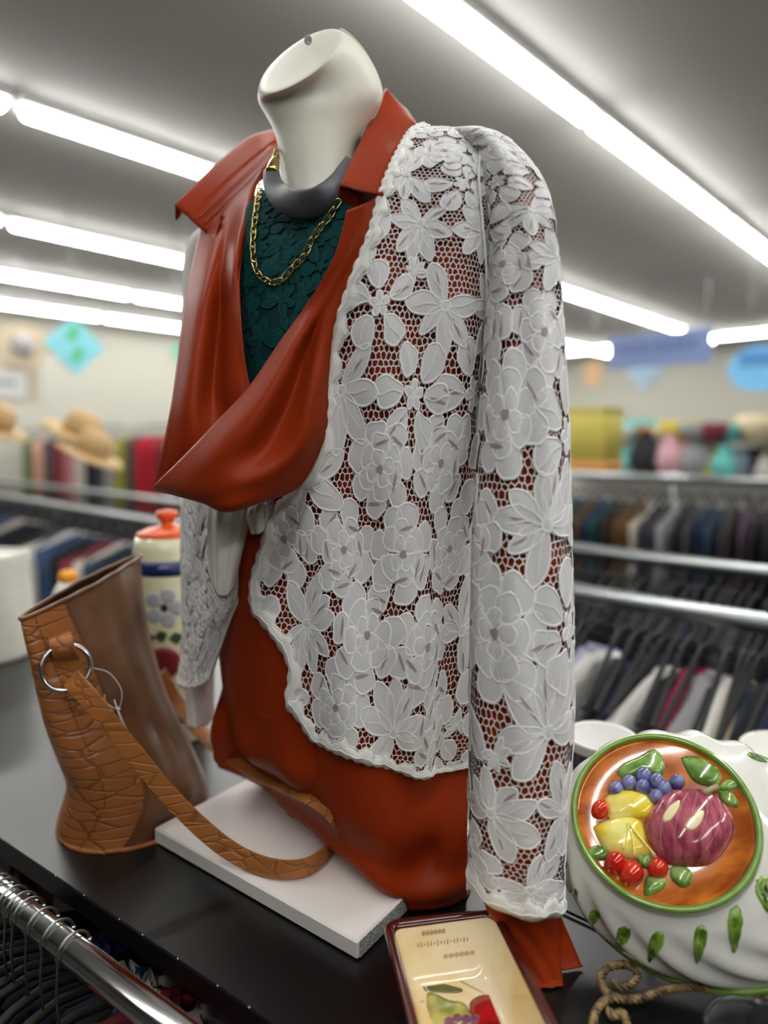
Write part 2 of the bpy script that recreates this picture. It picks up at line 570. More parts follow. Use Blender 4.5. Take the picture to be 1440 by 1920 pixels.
def lace(surf, parent, poly=None, seed=1, R=.034, cell=.0050, wire_w=.00078, mats=('petal', 'cord', 'sheer'), names=('lace_flower', 'lace_net'), net=True, gap=1.83, small=True, hs_=1.0):
    r = random.Random(seed)
    if poly is None:
        e = 1e-5
        poly = np.array([(e, e), (surf.W - e, e), (surf.W - e, surf.H - e), (e, surf.H - e)])
    lo, hi = poly.min(0), poly.max(0)
    cs = []
    row = 0
    y = lo[1] - R * .3
    while y < hi[1] + R * .5:
        x = lo[0] - R + (row % 2) * R * gap * .5
        while x < hi[0] + R:
            cs.append((x + r.uniform(-.22, .22) * R, y + r.uniform(-.22, .22) * R, R * r.uniform(.88, 1.08), r.choice([0, 0, 1, 1, 1, 2, 2])))
            x += R * gap
        y += R * gap * .86
        row += 1
    if small:
        base = np.array([(c[0], c[1]) for c in cs])
        for _ in range(3000):
            p = (r.uniform(lo[0], hi[0]), r.uniform(lo[1], hi[1]))
            if np.hypot(*(base - p).T).min() > R * 1.12:
                cs.append((p[0], p[1], R * .33, 2))
                base = np.vstack([base, p])
    r.shuffle(cs)
    h = .0004
    for c in cs:
        if not len(cs):
            break
        ctr = np.array([[c[0], c[1]]])
        near = inside(poly, ctr)[0] or np.hypot(*(snap(poly, ctr) - ctr)[0]) < c[2] * .8
        if not near:
            continue
        vs_, fs, ix, n0 = [], [], [], 0
        hh = h + r.random() * .0012 * hs_
        for out, kd, vein in motif(c[3], r):
            o = out * c[2] + ctr
            if inside(poly, o).mean() < .15:
                continue
            m = len(o)
            cen = o.mean(0)
            ring1 = cen + (o - cen) * .55
            pts = clip(poly, np.vstack([cen, ring1, o]))
            hh += .00004
            lift = np.concatenate([[.0006], np.full(m, .0005), np.zeros(m)]) * hs_ + hh
            if kd == 's':
                lift = lift * 0 + hh + .0009
            v = surf.at(pts, lift)
            f = [(0, 1 + i, 1 + (i + 1) % m) for i in range(m)] + [(1 + i, 1 + m + i, 1 + m + (i + 1) % m, 1 + (i + 1) % m) for i in range(m)]
            vs_.append(v)
            fs += [tuple(q + n0 for q in t) for t in f]
            ix += [0 if kd == 'p' else 2] * len(f)
            n0 += len(v)
            if kd == 'p':         # raised cord round the petal, and its vein
                d = (o - cen)
                d = d / (np.linalg.norm(d, axis=1)[:, None] + 1e-9)
                wd = wire_w * 1.1
                pts = clip(poly, np.vstack([o - d * wd, o, o + d * wd]))
                v = surf.at(pts, np.concatenate([np.full(m, hh + .0002 * hs_), np.full(m, hh + .0009 * hs_), np.full(m, hh + .0001 * hs_)]))
                f = []
                for b in (0, m):
                    f += [(b + i, b + m + i, b + m + (i + 1) % m, b + (i + 1) % m) for i in range(m)]
                vs_.append(v)
                fs += [tuple(q + n0 for q in t) for t in f]
                ix += [1] * len(f)
                n0 += len(v)
                if vein:
                    a, r0, L = vein
                    k = 6
                    q = np.array([[c[0] + c[2] * (r0 + (L) * i / (k - 1) * .85) * math.cos(a + .08 * math.sin(i)), c[1] + c[2] * (r0 + L * i / (k - 1) * .85) * math.sin(a + .08 * math.sin(i))] for i in range(k)])
                    nn = np.array([-math.sin(a), math.cos(a)]) * wire_w * .6
                    pts = clip(poly, np.vstack([q - nn, q + nn]))
                    v = surf.at(pts, hh + .0011 * hs_)
                    f = [(i, i + 1, k + i + 1, k + i) for i in range(k - 1)]
                    vs_.append(v)
                    fs += [tuple(q_ + n0 for q_ in t) for t in f]
                    ix += [1] * len(f)
                    n0 += len(v)
        if n0:
            mesh(names[0], (np.concatenate(vs_), fs), [M[x] for x in mats], parent, True, ix)
    if net:
        s = cell
        rows_ = int((hi[1] - lo[1]) / (s * .866)) + 2
        cols = int((hi[0] - lo[0]) / s) + 2
        jr = np.random.default_rng(seed)
        # honeycomb vertices: two per lattice site
        I, J = np.meshgrid(np.arange(rows_), np.arange(cols), indexing='ij')
        cx = lo[0] + (J + .5 * (I % 2)) * s
        cy = lo[1] + I * s * .866
        a = np.stack([cx, cy - s * .577], -1) + jr.uniform(-.2, .2, (rows_, cols, 2)) * s
        b = np.stack([cx + s * .5, cy - s * .289], -1) + jr.uniform(-.13, .13, (rows_, cols, 2)) * s
        E0, E1 = [a, a[:, 1:]], [b, b[:, :-1]]
        for i in range(1, rows_):   # b(i-1) joins the a of the row below
            if i % 2:
                E0.append(b[i - 1:i, :]); E1.append(a[i:i + 1, :])
            else:
                E0.append(b[i - 1:i, :-1]); E1.append(a[i:i + 1, 1:])
        p0 = np.concatenate([e.reshape(-1, 2) for e in E0])
        p1 = np.concatenate([e.reshape(-1, 2) for e in E1])
        k = inside(poly, p0) & inside(poly, p1)
        p0, p1 = p0[k], p1[k]
        d = p1 - p0
        n = np.stack([-d[:, 1], d[:, 0]], 1) / (np.linalg.norm(d, axis=1)[:, None] + 1e-9) * wire_w * .5
        q = np.stack([p0 - n, p0 + n, p1 + n, p1 - n], 1).reshape(-1, 2)
        v = surf.at(q, .0002)
        f = np.arange(len(v)).reshape(-1, 4)
        stuff(mesh(names[1], (v, f), M[mats[1]], parent, True))


def trim_band(surf, path, width, parent, inward, name='scalloped_trim', mt=('trim', 'cord'), h=.0022, amp=.0018):
    p = np.asarray(path, float)
    seg = np.r_[0, np.cumsum(np.hypot(*np.diff(p, axis=0).T))]
    n = max(12, int(seg[-1] / .0025))
    t = np.linspace(0, seg[-1], n)
    c = np.stack([np.interp(t, seg, p[:, 0]), np.interp(t, seg, p[:, 1])], 1)
    d = np.gradient(c, axis=0)
    d /= np.linalg.norm(d, axis=1)[:, None] + 1e-12
    nn = np.stack([-d[:, 1], d[:, 0]], 1) * inward
    ph = t / .011 * math.pi
    o = -amp * np.abs(np.sin(ph))
    inn = width * (1 + .28 * np.sin(t / .023 * 2 * math.pi) + .12 * np.sin(t / .009 * 2 * math.pi))
    rows = [c + nn * o[:, None], c + nn * (inn * .33)[:, None], c + nn * (inn * .66)[:, None], c + nn * inn[:, None]]
    hs = [h, h + .0012 + .0006 * np.sin(ph * 2), h + .001, h - .0006]
    G = np.stack([surf.at(r_, hs[i]) for i, r_ in enumerate(rows)])
    o_ = mesh(name, sheet(G, .0006), M[mt[0]], parent)
    # corded edge on the inner side
    mesh('trim_cord', tube(surf.at(rows[3], h), .0005, 5), M[mt[1]], o_)
    mesh('trim_cord', tube(surf.at(rows[1], h + .002), .0004, 5), M[mt[1]], o_)
    return o_


# ================================================================ SETTING
D1 = V3(math.sin(math.radians(43.4)), math.cos(math.radians(43.4)), 0)   # along the tube rows
NN = V3(D1[1], -D1[0], 0)                                               # across them
UP = V3(0, 0, 1)
AX = np.array([D1, NN, UP])


def S(along, off, z=0):
    return D1 * along + NN * off + UP * z


CEIL = CAMZ + 2.0
A0, A1, O0, O1 = -7.0, 15.5, -11.6, 8.0
struct(mesh('floor', box(S((A0 + A1) / 2, (O0 + O1) / 2, -.05), (A1 - A0, O1 - O0, .1), AX), M['floor'], smooth=False))
struct(mesh('ceiling', box(S((A0 + A1) / 2, (O0 + O1) / 2, CEIL + .05), (A1 - A0, O1 - O0, .1), AX), M['ceil'], smooth=False))
hz = CEIL / 2
struct(mesh('wall_left', box(S((A0 + A1) / 2, O0 - .05, hz), (A1 - A0, .1, CEIL), AX), M['wall'], smooth=False))
struct(mesh('wall_right', box(S((A0 + A1) / 2, O1 + .05, hz), (A1 - A0, .1, CEIL), AX), M['wall2'], smooth=False))
struct(mesh('wall_back', box(S(A1 + .05, (O0 + O1) / 2, hz), (.1, O1 - O0, CEIL), AX), M['wall'], smooth=False))
struct(mesh('wall_front', box(S(A0 - .05, (O0 + O1) / 2, hz), (.1, O1 - O0, CEIL), AX), M['wall2'], smooth=False))


def strip(along0, off0, n, seg=2.44, across=False, first=None, label='', group='fluorescent rows across the ceiling'):
    t = thing('ceiling_light', label, 'light', group)
    for i in range(n):
        if across:
            c = S(along0, off0 + (i + .5) * seg, CEIL)
            sz = (.12, seg - .05, .06)
            sb = (.1, seg - .1, .05)
        else:
            c = S(along0 + (i + .5) * seg, off0, CEIL)
            sz = (seg - .05, .12, .06)
            sb = (seg - .1, .1, .05)
        mesh('lamp_housing', box(c - UP * .03, sz, AX), M['lampbody'], t, False)
        mesh('tube_lamp', box(c - UP * .085, sb, AX, .02), M['tube'], t)
    return t


strip(-.95, -2.0, 5, label='nearest bright tube row running overhead to the right of the neck form')
strip(-.95, -4.35, 6, label='bright tube row reaching from upper left behind the rust collar')
strip(-.3, -6.6, 6, label='bright tube row level with the left collar tip')
strip(-.6, -8.6, 6, label='second lowest bright tube row at left above the cream wall')
strip(-.2, -10.4, 6, label='lowest bright tube row at left directly above the cream wall')
strip(13.2, -9.0, 6, across=True, label='tube row crossing the far end above the blue banner')
strip(-2.4, .35, 3, label='tube row on the ceiling above the counter')
strip(-3.6, 2.7, 4, label='tube row on the ceiling right of the counter')

# ================================================================ COUNTER
CT = CAMZ - .46
EA = unit(PZ(510, 1920, CT) - PZ(0, 1573, CT))      # along the front edge, towards the right
EN = V3(-EA[1], EA[0], 0)                          # away from the shopper
e0 = PZ(0, 1573, CT)
CAX = np.array([EA, EN, UP])
ctr = thing('display_counter', 'black laminate counter top over the rail carrying the dressed form', 'counter', loc=(0, 0, 0))
mid = e0 + EA * .35 + EN * .31
mid[2] = CT - .0125
mesh('counter_top', box(mid, (3.0, .62, .025), CAX, .0015), M['black'], ctr, False)
g = mid.copy(); g[2] = (CT - .025) / 2
mesh('counter_base', box(g + EN * .06, (2.9, .44, CT - .026), CAX), M['black_edge'], ctr, False)
# small chips in the laminate edge
for k in range(9):
    t_ = .12 + k * .05 + rnd.uniform(-.015, .015)
    q = e0 + EA * t_ + V3(0, 0, .0004)
    mesh('edge_chip', box(q + EN * .0006, (.0012, .0008, .0008), CAX), M['board'], ctr, False)

# front rail with hooks
RZ = CT + .012
rc = PZ(150, 1793, RZ)
rail = thing('clothes_rail', 'thick polished chrome rail in front of the black counter', 'rail')
ends = []
mesh('rail_tube', tube([rc - EA * 1.2, rc + EA * .55], .0125, 20), M['chrome'], rail)
for s_ in (-.9, .6):
    b0 = rc + EA * s_ * .8
    mesh('rail_bracket', tube([b0, b0 + EN * .05 - UP * .03, b0 + EN * .09 - UP * .045], .006, 8), M['chrome'], rail)
for q in (.16, .168):
    mesh('rail_ring', lathe([(.0128, -.001), (.0142, -.001), (.0142, .001), (.0128, .001)], 20, rc + EA * q, np.array([EN, UP, EA])), M['blackp'], rail)


def hook_path(c, ln=.06):
    pts = []
    for k in range(9):
        a = math.radians(200 - 200 * k / 8)
        pts.append(c + EN * (-.0155 * math.cos(a) * -1) * 1.0 + UP * (.0155 * math.sin(a) + .001))
    pts = [c - EN * .016 - UP * ln, c - EN * .017 - UP * ln * .5] + pts[::1]
    return pts


def hanger_mesh(w=.38, drop=.085):
    return tube(np.array([(-w / 2, 0, -drop), (-w / 4, 0, -drop * .45), (0, 0, 0), (w / 4, 0, -drop * .45), (w / 2, 0, -drop)]), .005, 6, smooth_n=14)


def garment_mesh(w=.4, h=.75, th=.035, seed=0, folds=3):
    r = random.Random(seed)
    rings = []
    for k, (z, ww) in enumerate(((-.012, .12), (-.03, .34), (-.09, 1.0), (-.2, .95), (-.45, .97), (-.75, 1.02), (-1.0, 1.06))):
        ring = []
        for i in range(20):
            a = 2 * math.pi * i / 20
            ring.append((w / 2 * ww * math.cos(a), th / 2 * (1 + .5 * math.sin(folds * a * 2 + k * .4 + seed)) * math.sin(a), z * h + .012 * r.uniform(-1, 1)))
        rings.append(ring)
    return loft(rings, True, True)


def rail_frame(c):
    return c


hk_src = None
hook_offs = [-.19, -.17, -.15, -.135, -.12, -.102, -.085, -.06, -.035, -.01, .205, .225, .235, .25]
gcols = [((22, 22, 24), 'black'), ((20, 26, 60), 'navy'), ((26, 26, 28), 'black'), ((90, 20, 28), 'dark red'), ((24, 24, 26), 'black'), ((40, 44, 52), 'charcoal')]
gm_src = [bpy.data.meshes.new('x') for _ in range(0)]
for i, t_ in enumerate(hook_offs):
    c = rc + EA * t_ + EA * rnd.uniform(-.003, .003)
    cc, cn = gcols[i % 6]
    t = thing('clothes_hanger', '%s wire hooked black hanger from the left on the front chrome rail' % ('first second third fourth fifth sixth seventh eighth ninth tenth eleventh twelfth thirteenth fourteenth'.split()[i]), 'hanger', 'wire hooked hangers on the front rail', loc=c)
    hp = [p - c for p in hook_path(c)]
    mesh('wire_hook', tube(hp, .0013, 7, smooth_n=28), M['wire'], t)
    mesh('hook_tip', lathe([(.0001, -.0026), (.0019, -.0018), (.0026, 0), (.0019, .0018), (.0001, .0026)], 10, hp[-1]), M['chrome'], t)
    hv, hf = hanger_mesh()
    ax = unit(EN * .98 + EA * rnd.uniform(-.1, .1))
    R3 = np.array([ax, np.cross(UP, ax), UP])
    mesh('hanger_body', (hv @ R3 - EN * .016 - UP * .06, hf), M['blackp'], t)
    g_ = mesh('hanging_garment', (garment_mesh(.36, .7, .016, i)[0] @ R3 + c - EN * .016 - UP * .075, garment_mesh(.36, .7, .016, i)[1]), cloth(*cc))
    g_['label'] = cn + ' garment hanging under the front chrome rail'
    g_['category'] = 'clothing'
    g_['group'] = cn + ' garments under the front rail'
# coloured knits hung behind the rail, under the counter edge
for px, py, cc, lb in ((232, 1812, (190, 186, 176), 'off white'), (252, 1818, (40, 80, 130), 'mid blue'), (272, 1828, (170, 160, 140), 'beige'), (292, 1838, (212, 206, 200), 'white'), (318, 1855, (120, 10, 24), 'crimson'), (365, 1892, (150, 128, 130), 'dusty pink'), (195, 1762, (14, 22, 80), 'royal blue'), (22, 1640, (92, 66, 46), 'brown')):
    c = PZ(px, py, CT - .075)
    gv, gf = garment_mesh(.10, .5, .022, px)
    R3 = np.array([EN, -EA, UP])
    g_ = mesh('folded_knit', (gv @ R3 + c + UP * .0, gf), cloth(*cc))
    g_['label'] = lb + ' knit hanging behind the chrome rail below the counter edge'
    g_['category'] = 'clothing'

# ================================================================ WHITE BOARD
b1, b2 = PZ(290, 1580, CT + .0005), PZ(670, 1802, CT + .0005)
bx = unit(b2 - b1)
by = V3(-bx[1], bx[0], 0)
L = np.linalg.norm(b2 - b1)
bd = thing('white_board', 'white laminated shelf board lying under the rust blouse and brown bag', 'board')
BT = .0185
cB = (b1 + b2) / 2 + by * .135 + UP * BT / 2
mesh('board_face', box(cB, (L, .27, BT), np.array([bx, by, UP]), .002), M['board'], bd, False)
mesh('cut_edge', box(cB + bx * (L / 2 + .0003), (.0008, .264, BT - .003), np.array([bx, by, UP])), M['boardcut'], bd, False)
BTOP = CT + BT + .0005

# ================================================================ MANNEQUIN + BLOUSE BODY
def torso(rings, th, nv=150, off=0.0, folds=True):
    """rings: z, cx, cy, a, b, rotation, shoulder slope"""
    R_ = cr(np.array(rings, float), nv)
    out = []
    th = np.asarray(th)
    for z, cx, cy, a, b, ro, sl in R_:
        ro = math.radians(ro)
        A = V3(math.cos(ro), math.sin(ro), 0)
        Fd = V3(math.sin(ro), -math.cos(ro), 0)
        c_, s_ = np.cos(th), np.sin(th)
        e = .88
        sx = np.sign(c_) * np.abs(c_) ** e
        sy = np.sign(s_) * np.abs(s_) ** e
        k = 0
        if folds:
            low = min(1, max(0, (-.05 - z) / .3))
            k = .0035 * np.sin(5 * th + 9 * z) + .003 * np.sin(11 * th - 14 * z) + low * (.007 * np.sin(6 * th + 5 * z) + .004 * np.sin(13 * th - 11 * z))
        aa, bb = a + off + k, b + off + k
        p = V3(cx, cy, CAMZ + z) + (aa * sx)[:, None] * A + (bb * sy)[:, None] * Fd
        p[:, 2] -= sl * np.abs(sx) ** 1.3 - off * max(0, 1 - abs(.33 - z) / .06)
        out.append(p)
    return np.array(out)


TR = [(.318, -.045, .745, .165, .012, -40, .045),
      (.300, -.045, .745, .180, .050, -40, .045),
      (.255, -.045, .745, .188, .088, -40, .030),
      (.190, -.045, .745, .185, .108, -40, .012),
      (.100, -.045, .745, .178, .118, -40, 0),
      (.000, -.045, .745, .168, .115, -40, 0),
      (-.10, -.045, .748, .160, .112, -40, 0),
      (-.20, -.050, .750, .166, .112, -42, 0),
      (-.30, -.050, .755, .168, .112, -46, 0),
      (-.345, -.048, .757, .163, .110, -46, 0),
      (-.385, -.034, .770, .135, .090, -48, 0),
      (-.430, -.030, .770, .120, .080, -50, 0)]
TH_ALL = np.linspace(0, 2 * np.pi, 181)[:-1]
BG = torso(TR, TH_ALL)

man = thing('mannequin', 'headless cream plastic torso form dressed in rust blouse and lace cardigan', 'mannequin')
MR = [(z, cx, cy, max(.01, a - .03), max(.006, b - .028), ro, sl) for z, cx, cy, a, b, ro, sl in TR]
MG = torso(MR[0:], TH_ALL[::3], 60, folds=False)
MG[..., 2] -= np.linspace(.02, 0, 60)[:, None]
mesh('torso_form', loft(list(MG), True, True), M['plastic'], man)
# neck: rings given by their left and right image-side points, their depth, and the half axis v
NK = [((520, 398), (690, 392), .735, (0, 2, .055)),
      ((528, 345), (664, 330), .735, (0, 4, .048)),
      ((525, 300), (668, 280), .735, (0, 8, .046)),
      ((516, 255), (690, 238), .737, (0, 12, .046)),
      ((500, 222), (709, 203), .738, (-3, 12, .047)),
      ((487, 200), (718, 172), .738, (-8, 6, .046)),
      ((482, 189), (704, 128), .734, (-14, -4, .043)),
      ((482, 180), (676, 84), .726, (-21, -14, .038)),
      ((486, 171), (645, 58), .718, (-27, -22, .034)),
      ((497, 162), (630, 62), .713, (-25, -21, .030)),
      ((522, 146), (606, 82), .711, (-16, -13, .018)),
      ((552, 124), (576, 106), .710, (-5, -4, .005))]
rings = []
K = cr(np.array([[*l_, *r_, d_, *v] for l_, r_, d_, v in NK]), 56)
for c in K:
    A_, B_ = P(c[0], c[1], c[4]), P(c[2], c[3], c[4])
    o_ = (A_ + B_) / 2
    u = (B_ - A_) / 2
    d_ = c[4]
    v = V3(c[5] / F * d_, c[7], -c[6] / F * d_ + c[7] * ray(0, (c[1] + c[3]) / 2)[2])
    rings.append([o_ + u * math.cos(a) + v * math.sin(a) for a in np.linspace(0, 2 * math.pi, 49)[:-1]])
nf = mesh('neck_form', loft(rings, True, True), M['plastic'], man)
smo = nf.modifiers.new('soften', 'SMOOTH')
smo.factor = .5
smo.iterations = 14
# mould seam line over the crown and the hanging hole
NR = np.array(rings)
sl_ = [NR[i][1] + unit(NR[i][1] - NR[i].mean(0)) * .0002 for i in range(8, 42)]
mesh('mould_seam', tube(sl_, .0010, 6), M['plastic'], man)
hc = P(578, 72, .712)
mesh('hanging_hole', lathe([(.0036, 0), (.0042, .0012), (.003, .0014), (.0022, .0002), (.0001, -.0001)], 16, hc + V3(0, .004, 0), np.array([unit(V3(1, 0, .5)), unit(V3(.2, .5, -.8)), unit(V3(-.35, -.75, .2))])), M['grey'], man)

bS = Surf(BG, None)
bN = normals(BG)
bS.N = bN * (1 if (bN[80, 40] @ (BG[80, 40] - BG[80].mean(0))) > 0 else -1)


def front(row, off):              # keep drape points just outside the body
    out = []
    for px, py, d in row:
        q_ = bS.at(bS.find(px, py)[None], 0)[0]
        e_ = np.hypot(*(proj(q_) - V3(px, py)))
        out.append((px, py, min(d, q_[1] - off) if e_ < 12 else d))
    return out


blouse = thing('satin_blouse', 'rust orange satin blouse with open collar and cowl drape on the form', 'blouse')
# body with the neck opening left out
q = proj(BG)
vneck = np.array([(455, 250), (700, 200), (788, 225), (768, 262), (725, 360), (668, 440), (610, 620), (540, 740), (440, 780), (395, 620), (410, 440)])
msk = inside(vneck, q.reshape(-1, 2)).reshape(q.shape[:2])
frontal = (np.sin(TH_ALL) > .25)[None, :] | (BG[..., 1] < .78)
facing = (bS.N * (V3(0, 0, CAMZ) - BG)).sum(2) > 0
top_px = [(396, 1290), (430, 1305), (500, 1335), (580, 1375), (660, 1412), (740, 1432), (820, 1436), (884, 1425)]
below = (q[..., 1] > np.interp(q[..., 0], [p_[0] for p_ in top_px], [p_[1] for p_ in top_px]) + 24) & (q[..., 0] > 640) & (q[..., 0] < 880) & facing
cut = (msk & frontal) | below
fb = gridf(*BG.shape[:2], wrap=True)
cutf = cut.reshape(-1)
fb = [t for t in fb if not cutf[list(t)].any()]
mesh('blouse_body', (BG.reshape(-1, 3), fb), M['rust'], blouse)
# lower drape folds falling on the board
top_px = [(396, 1290), (430, 1305), (500, 1335), (580, 1375), (660, 1412), (740, 1432), (820, 1436), (884, 1425)]
hem_px = [(410, 1436), (492, 1474), (562, 1532), (640, 1600), (700, 1655), (762, 1703), (825, 1700), (874, 1680)]
rt = cr(np.array([bS.at(bS.find(*p_)[None], -.0015)[0] for p_ in top_px]), 90)
hb = []
for i, p_ in enumerate(hem_px):
    hb.append(PZ(p_[0], p_[1], (BTOP if i < 5 else CT) + .004) if i else P(410, 1436, .80))
rb = cr(np.array(hb), 90)
HG = []
xs = np.linspace(0, 1, 90)
for t_ in np.linspace(0, 1, 60):
    row_ = rt * (1 - t_) + rb * t_
    bul = math.sin(math.pi * min(1, t_ * 1.02)) ** 1.5 if t_ < .98 else 0
    fold = .004 * np.sin(26 * xs + 3 * t_) * t_ * (1.2 - t_) + .005 * np.sin(11 * xs - 2) * bul * np.where(xs > .5, 1, .2) + .004 * bul
    dent = -.026 * np.exp(-((xs - .80 + .16 * (t_ - .6)) / .085) ** 2 - ((t_ - .66) / .20) ** 2)
    rise = .012 * np.exp(-((t_ - .86) / .09) ** 2) * (.4 + .6 * (xs > .25))
    out_ = np.stack([-.62 + .4 * xs, -.78 + 0 * xs, 0 * xs], 1)
    HG.append(row_ + out_ * (fold + dent + .010 * bul + rise)[:, None])
# the hem turns under
HG.append(rb + np.array([.006, .012, -.002]))
hemG = np.array(HG)
hemG[..., 2] = np.maximum(hemG[..., 2], np.where((hemG - b2) @ bx < 0, BTOP + .003, CT + .003))
mesh('blouse_hem', sheet(hemG, .002), M['rust'], blouse)
# tucked seat fold behind the strap
LP = [[(378, 428, .80), (410, 405, .775), (440, 372, .77), (470, 345, .775), (492, 315, .79)],
      [(352, 540, .735), (388, 530, .700), (418, 500, .715), (442, 485, .69), (455, 462, .71)],
      [(341, 620, .700), (376, 620, .672), (412, 600, .70), (435, 590, .675), (452, 588, .66)],
      [(326, 740, .672), (362, 740, .645), (402, 725, .675), (438, 720, .645), (468, 718, .64)],
      [(308, 835, .664), (355, 830, .640), (410, 805, .65), (450, 795, .64), (500, 790, .64)],
      [(292, 908, .674), (330, 895, .655), (400, 860, .64), (450, 850, .64), (500, 845, .64)]]
G1 = pgrid(LP, 60, 40)
mesh('front_drape', sheet(G1, .0015), M['rust'], blouse)
RP = [[(652, 395, .655), (667, 390, .645), (684, 383, .64), (700, 374, .635), (716, 362, .63)],
      [(628, 480, .64), (642, 476, .626), (656, 468, .633), (670, 460, .624), (688, 450, .628)],
      [(578, 568, .63), (600, 562, .610), (618, 555, .622), (635, 545, .610), (654, 530, .622)],
      [(520, 652, .615), (550, 650, .596), (578, 645, .614), (604, 635, .598), (630, 620, .616)],
      [(468, 727, .605), (505, 738, .582), (548, 742, .602), (585, 735, .586), (618, 715, .612)],
      [(405, 795, .605), (445, 825, .575), (500, 840, .590), (562, 835, .582), (612, 805, .608)],
      [(340, 862, .625), (385, 885, .588), (440, 905, .572), (505, 905, .582), (566, 905, .608)],
      [(289, 912, .665), (335, 925, .625), (385, 940, .595), (430, 956, .580), (505, 935, .602)],
      [(296, 914, .70), (340, 926, .68), (390, 938, .66), (440, 946, .65), (515, 926, .64)]]
RP = [front(r_, .0045) for r_ in RP[:7]] + RP[7:]
G2 = pgrid(RP, 90, 48)
mesh('cowl_drape', sheet(G2, .0015), M['rust'], blouse)
# collar: seam / fold / outer edge for each column
CC = [((387, 437, .770), (328, 386, .790), (329, 413, .800)),
      ((430, 398, .775), (395, 318, .830), (385, 345, .850)),
      ((469, 362, .775), (467, 257, .860), (455, 285, .885)),
      ((522, 290, .800), (512, 243, .875), (505, 265, .905)),
      ((600, 290, .860), (600, 235, .900), (605, 262, .930)),
      ((688, 270, .850), (690, 200, .885), (715, 240, .910)),
      ((708, 240, .800), (728, 160, .830), (757, 196, .845)),
      ((700, 262, .750), (703, 208, .765), (787, 238, .715)),
      ((682, 300, .700), (666, 283, .682), (745, 284, .643)),
      ((660, 400, .650), (636, 350, .622), (717, 365, .588))]
def colrow(c):
    s_, f_, o_ = [P(*x) for x in c]
    m1 = s_ * .4 + f_ * .6 + V3(0, 0, .001)
    m2 = f_ * .85 + o_ * .15 + V3(0, 0, .0015)
    return [s_, (s_ + f_) / 2, m1, f_, m2, (f_ + o_) / 2, o_]
kf = np.array([colrow(c) for c in CC])
kf2 = []
for i in range(len(kf) - 1):       # linear near the points, smooth behind
    for t_ in np.linspace(0, 1, 9)[:-1]:
        kf2.append(kf[i] * (1 - t_) + kf[i + 1] * t_)
kf2.append(kf[-1])
CG = np.array(kf2)
ks = np.ones(5) / 5
sm = CG.copy()
for i in range(2, len(CG) - 2):
    sm[i] = CG[i - 2:i + 3].mean(0)
CG = np.stack([cr(r_, 25) if False else r_ for r_ in sm])
CG = CG.transpose(1, 0, 2)
CG = cr(CG, 19)
mesh('collar', sheet(CG, .0018), M['rust'], blouse)
sc_ = proj(CG)
# collar stitching along the seam
pts = CG[1, 2:26] + normals(CG)[1, 2:26] * 0
for k in range(2):
    pp = CG[1 + k, 1:27]
    nrm = normals(CG)[1 + k, 1:27]
    sgn = 1 if (nrm[10] @ (V3(0, 0, CAMZ) - pp[10])) > 0 else -1
    mesh('collar_stitching', tube(pp + nrm * sgn * (.0012 if sgn > 0 else .0026), .0007, 5), M['stitch'], blouse)
# inner stand under the near collar point
st_ = pgrid([[(637, 351, .628), (655, 357, .622), (678, 364, .615)], [(640, 380, .638), (655, 388, .632), (674, 388, .622)], [(654, 416, .642), (662, 412, .636), (678, 402, .622)]], 12, 12)
mesh('collar_stand', sheet(st_, .0015), M['rust'], blouse)

# teal lace top
cami = thing('teal_lace_top', 'dark teal floral lace top showing in the neckline of the rust blouse', 'top')
TT = [(z, cx, cy, a - .012, max(.004, b - .014), ro, sl) for z, cx, cy, a, b, ro, sl in TR]
thT = np.linspace(math.radians(150), math.radians(20), 130)
TG = torso(TT, thT, 200, folds=False)
tS = Surf(TG)
tpoly = np.array([tS.find(*p_) for p_ in [(445, 350), (478, 340), (505, 372), (540, 392), (585, 395), (630, 372), (655, 350), (668, 400), (652, 470), (610, 590), (560, 690), (500, 770), (440, 770), (420, 600), (432, 450)]])
tq = np.stack(np.meshgrid(np.linspace(0, tS.W, TG.shape[1]), np.linspace(0, tS.H, TG.shape[0])), -1).reshape(-1, 2)
tin = inside(tpoly, tq)
mesh('top_front', (TG.reshape(-1, 3), [t for t in gridf(*TG.shape[:2]) if tin[list(t)].any()]), M['teal'], cami)
lace(tS, cami, tpoly, 77, .015, .0026, .0004, ('teal_hi', 'teal_cord', 'teal'), ('teal_lace_flower', 'teal_net'), True, 1.8, False, .6)

# near sleeve of the blouse and of the cardigan
SLV = [(250, 255, 822, 905, .668, .010), (262, 278, 830, 950, .654, .028), (284, 318, 868, 986, .642, .042), (345, 362, 898, 1014, .628, .046), (410, 415, 914, 1030, .616, .046), (490, 490, 920, 1038, .608, .044),
       (600, 600, 916, 1048, .601, .042), (800, 800, 903, 1060, .590, .042), (1000, 1000, 890, 1066, .578, .040), (1200, 1200, 884, 1071, .566, .038),
       (1400, 1400, 884, 1069, .556, .036), (1550, 1560, 883, 1058, .548, .034), (1650, 1694, 883, 1049, .543, .032)]


def sleeve(rows, off, nv=160, th=None, fold=.0018):
    R_ = cr(np.array(rows, float), nv)
    out = []
    for i, (yl, yr, x0, x1, d, ry) in enumerate(R_):
        a, b = P(x0, yl, d), P(x1, yr, d)
        c = (a + b) / 2
        u = (b - a) / 2
        lu = np.linalg.norm(u)
        u = u / lu
        v = V3(0, 1, 0)
        k = fold * (np.sin(3 * th + i * 8 / nv) + np.sin(7 * th - i * 14 / nv)) * min(1, i * 8 / nv)
        out.append(c + (np.cos(th) * (lu + off) + k * np.cos(th) * .3)[:, None] * u + (np.sin(th) * (ry + off) + k * np.sin(th))[:, None] * v)
    return np.array(out)


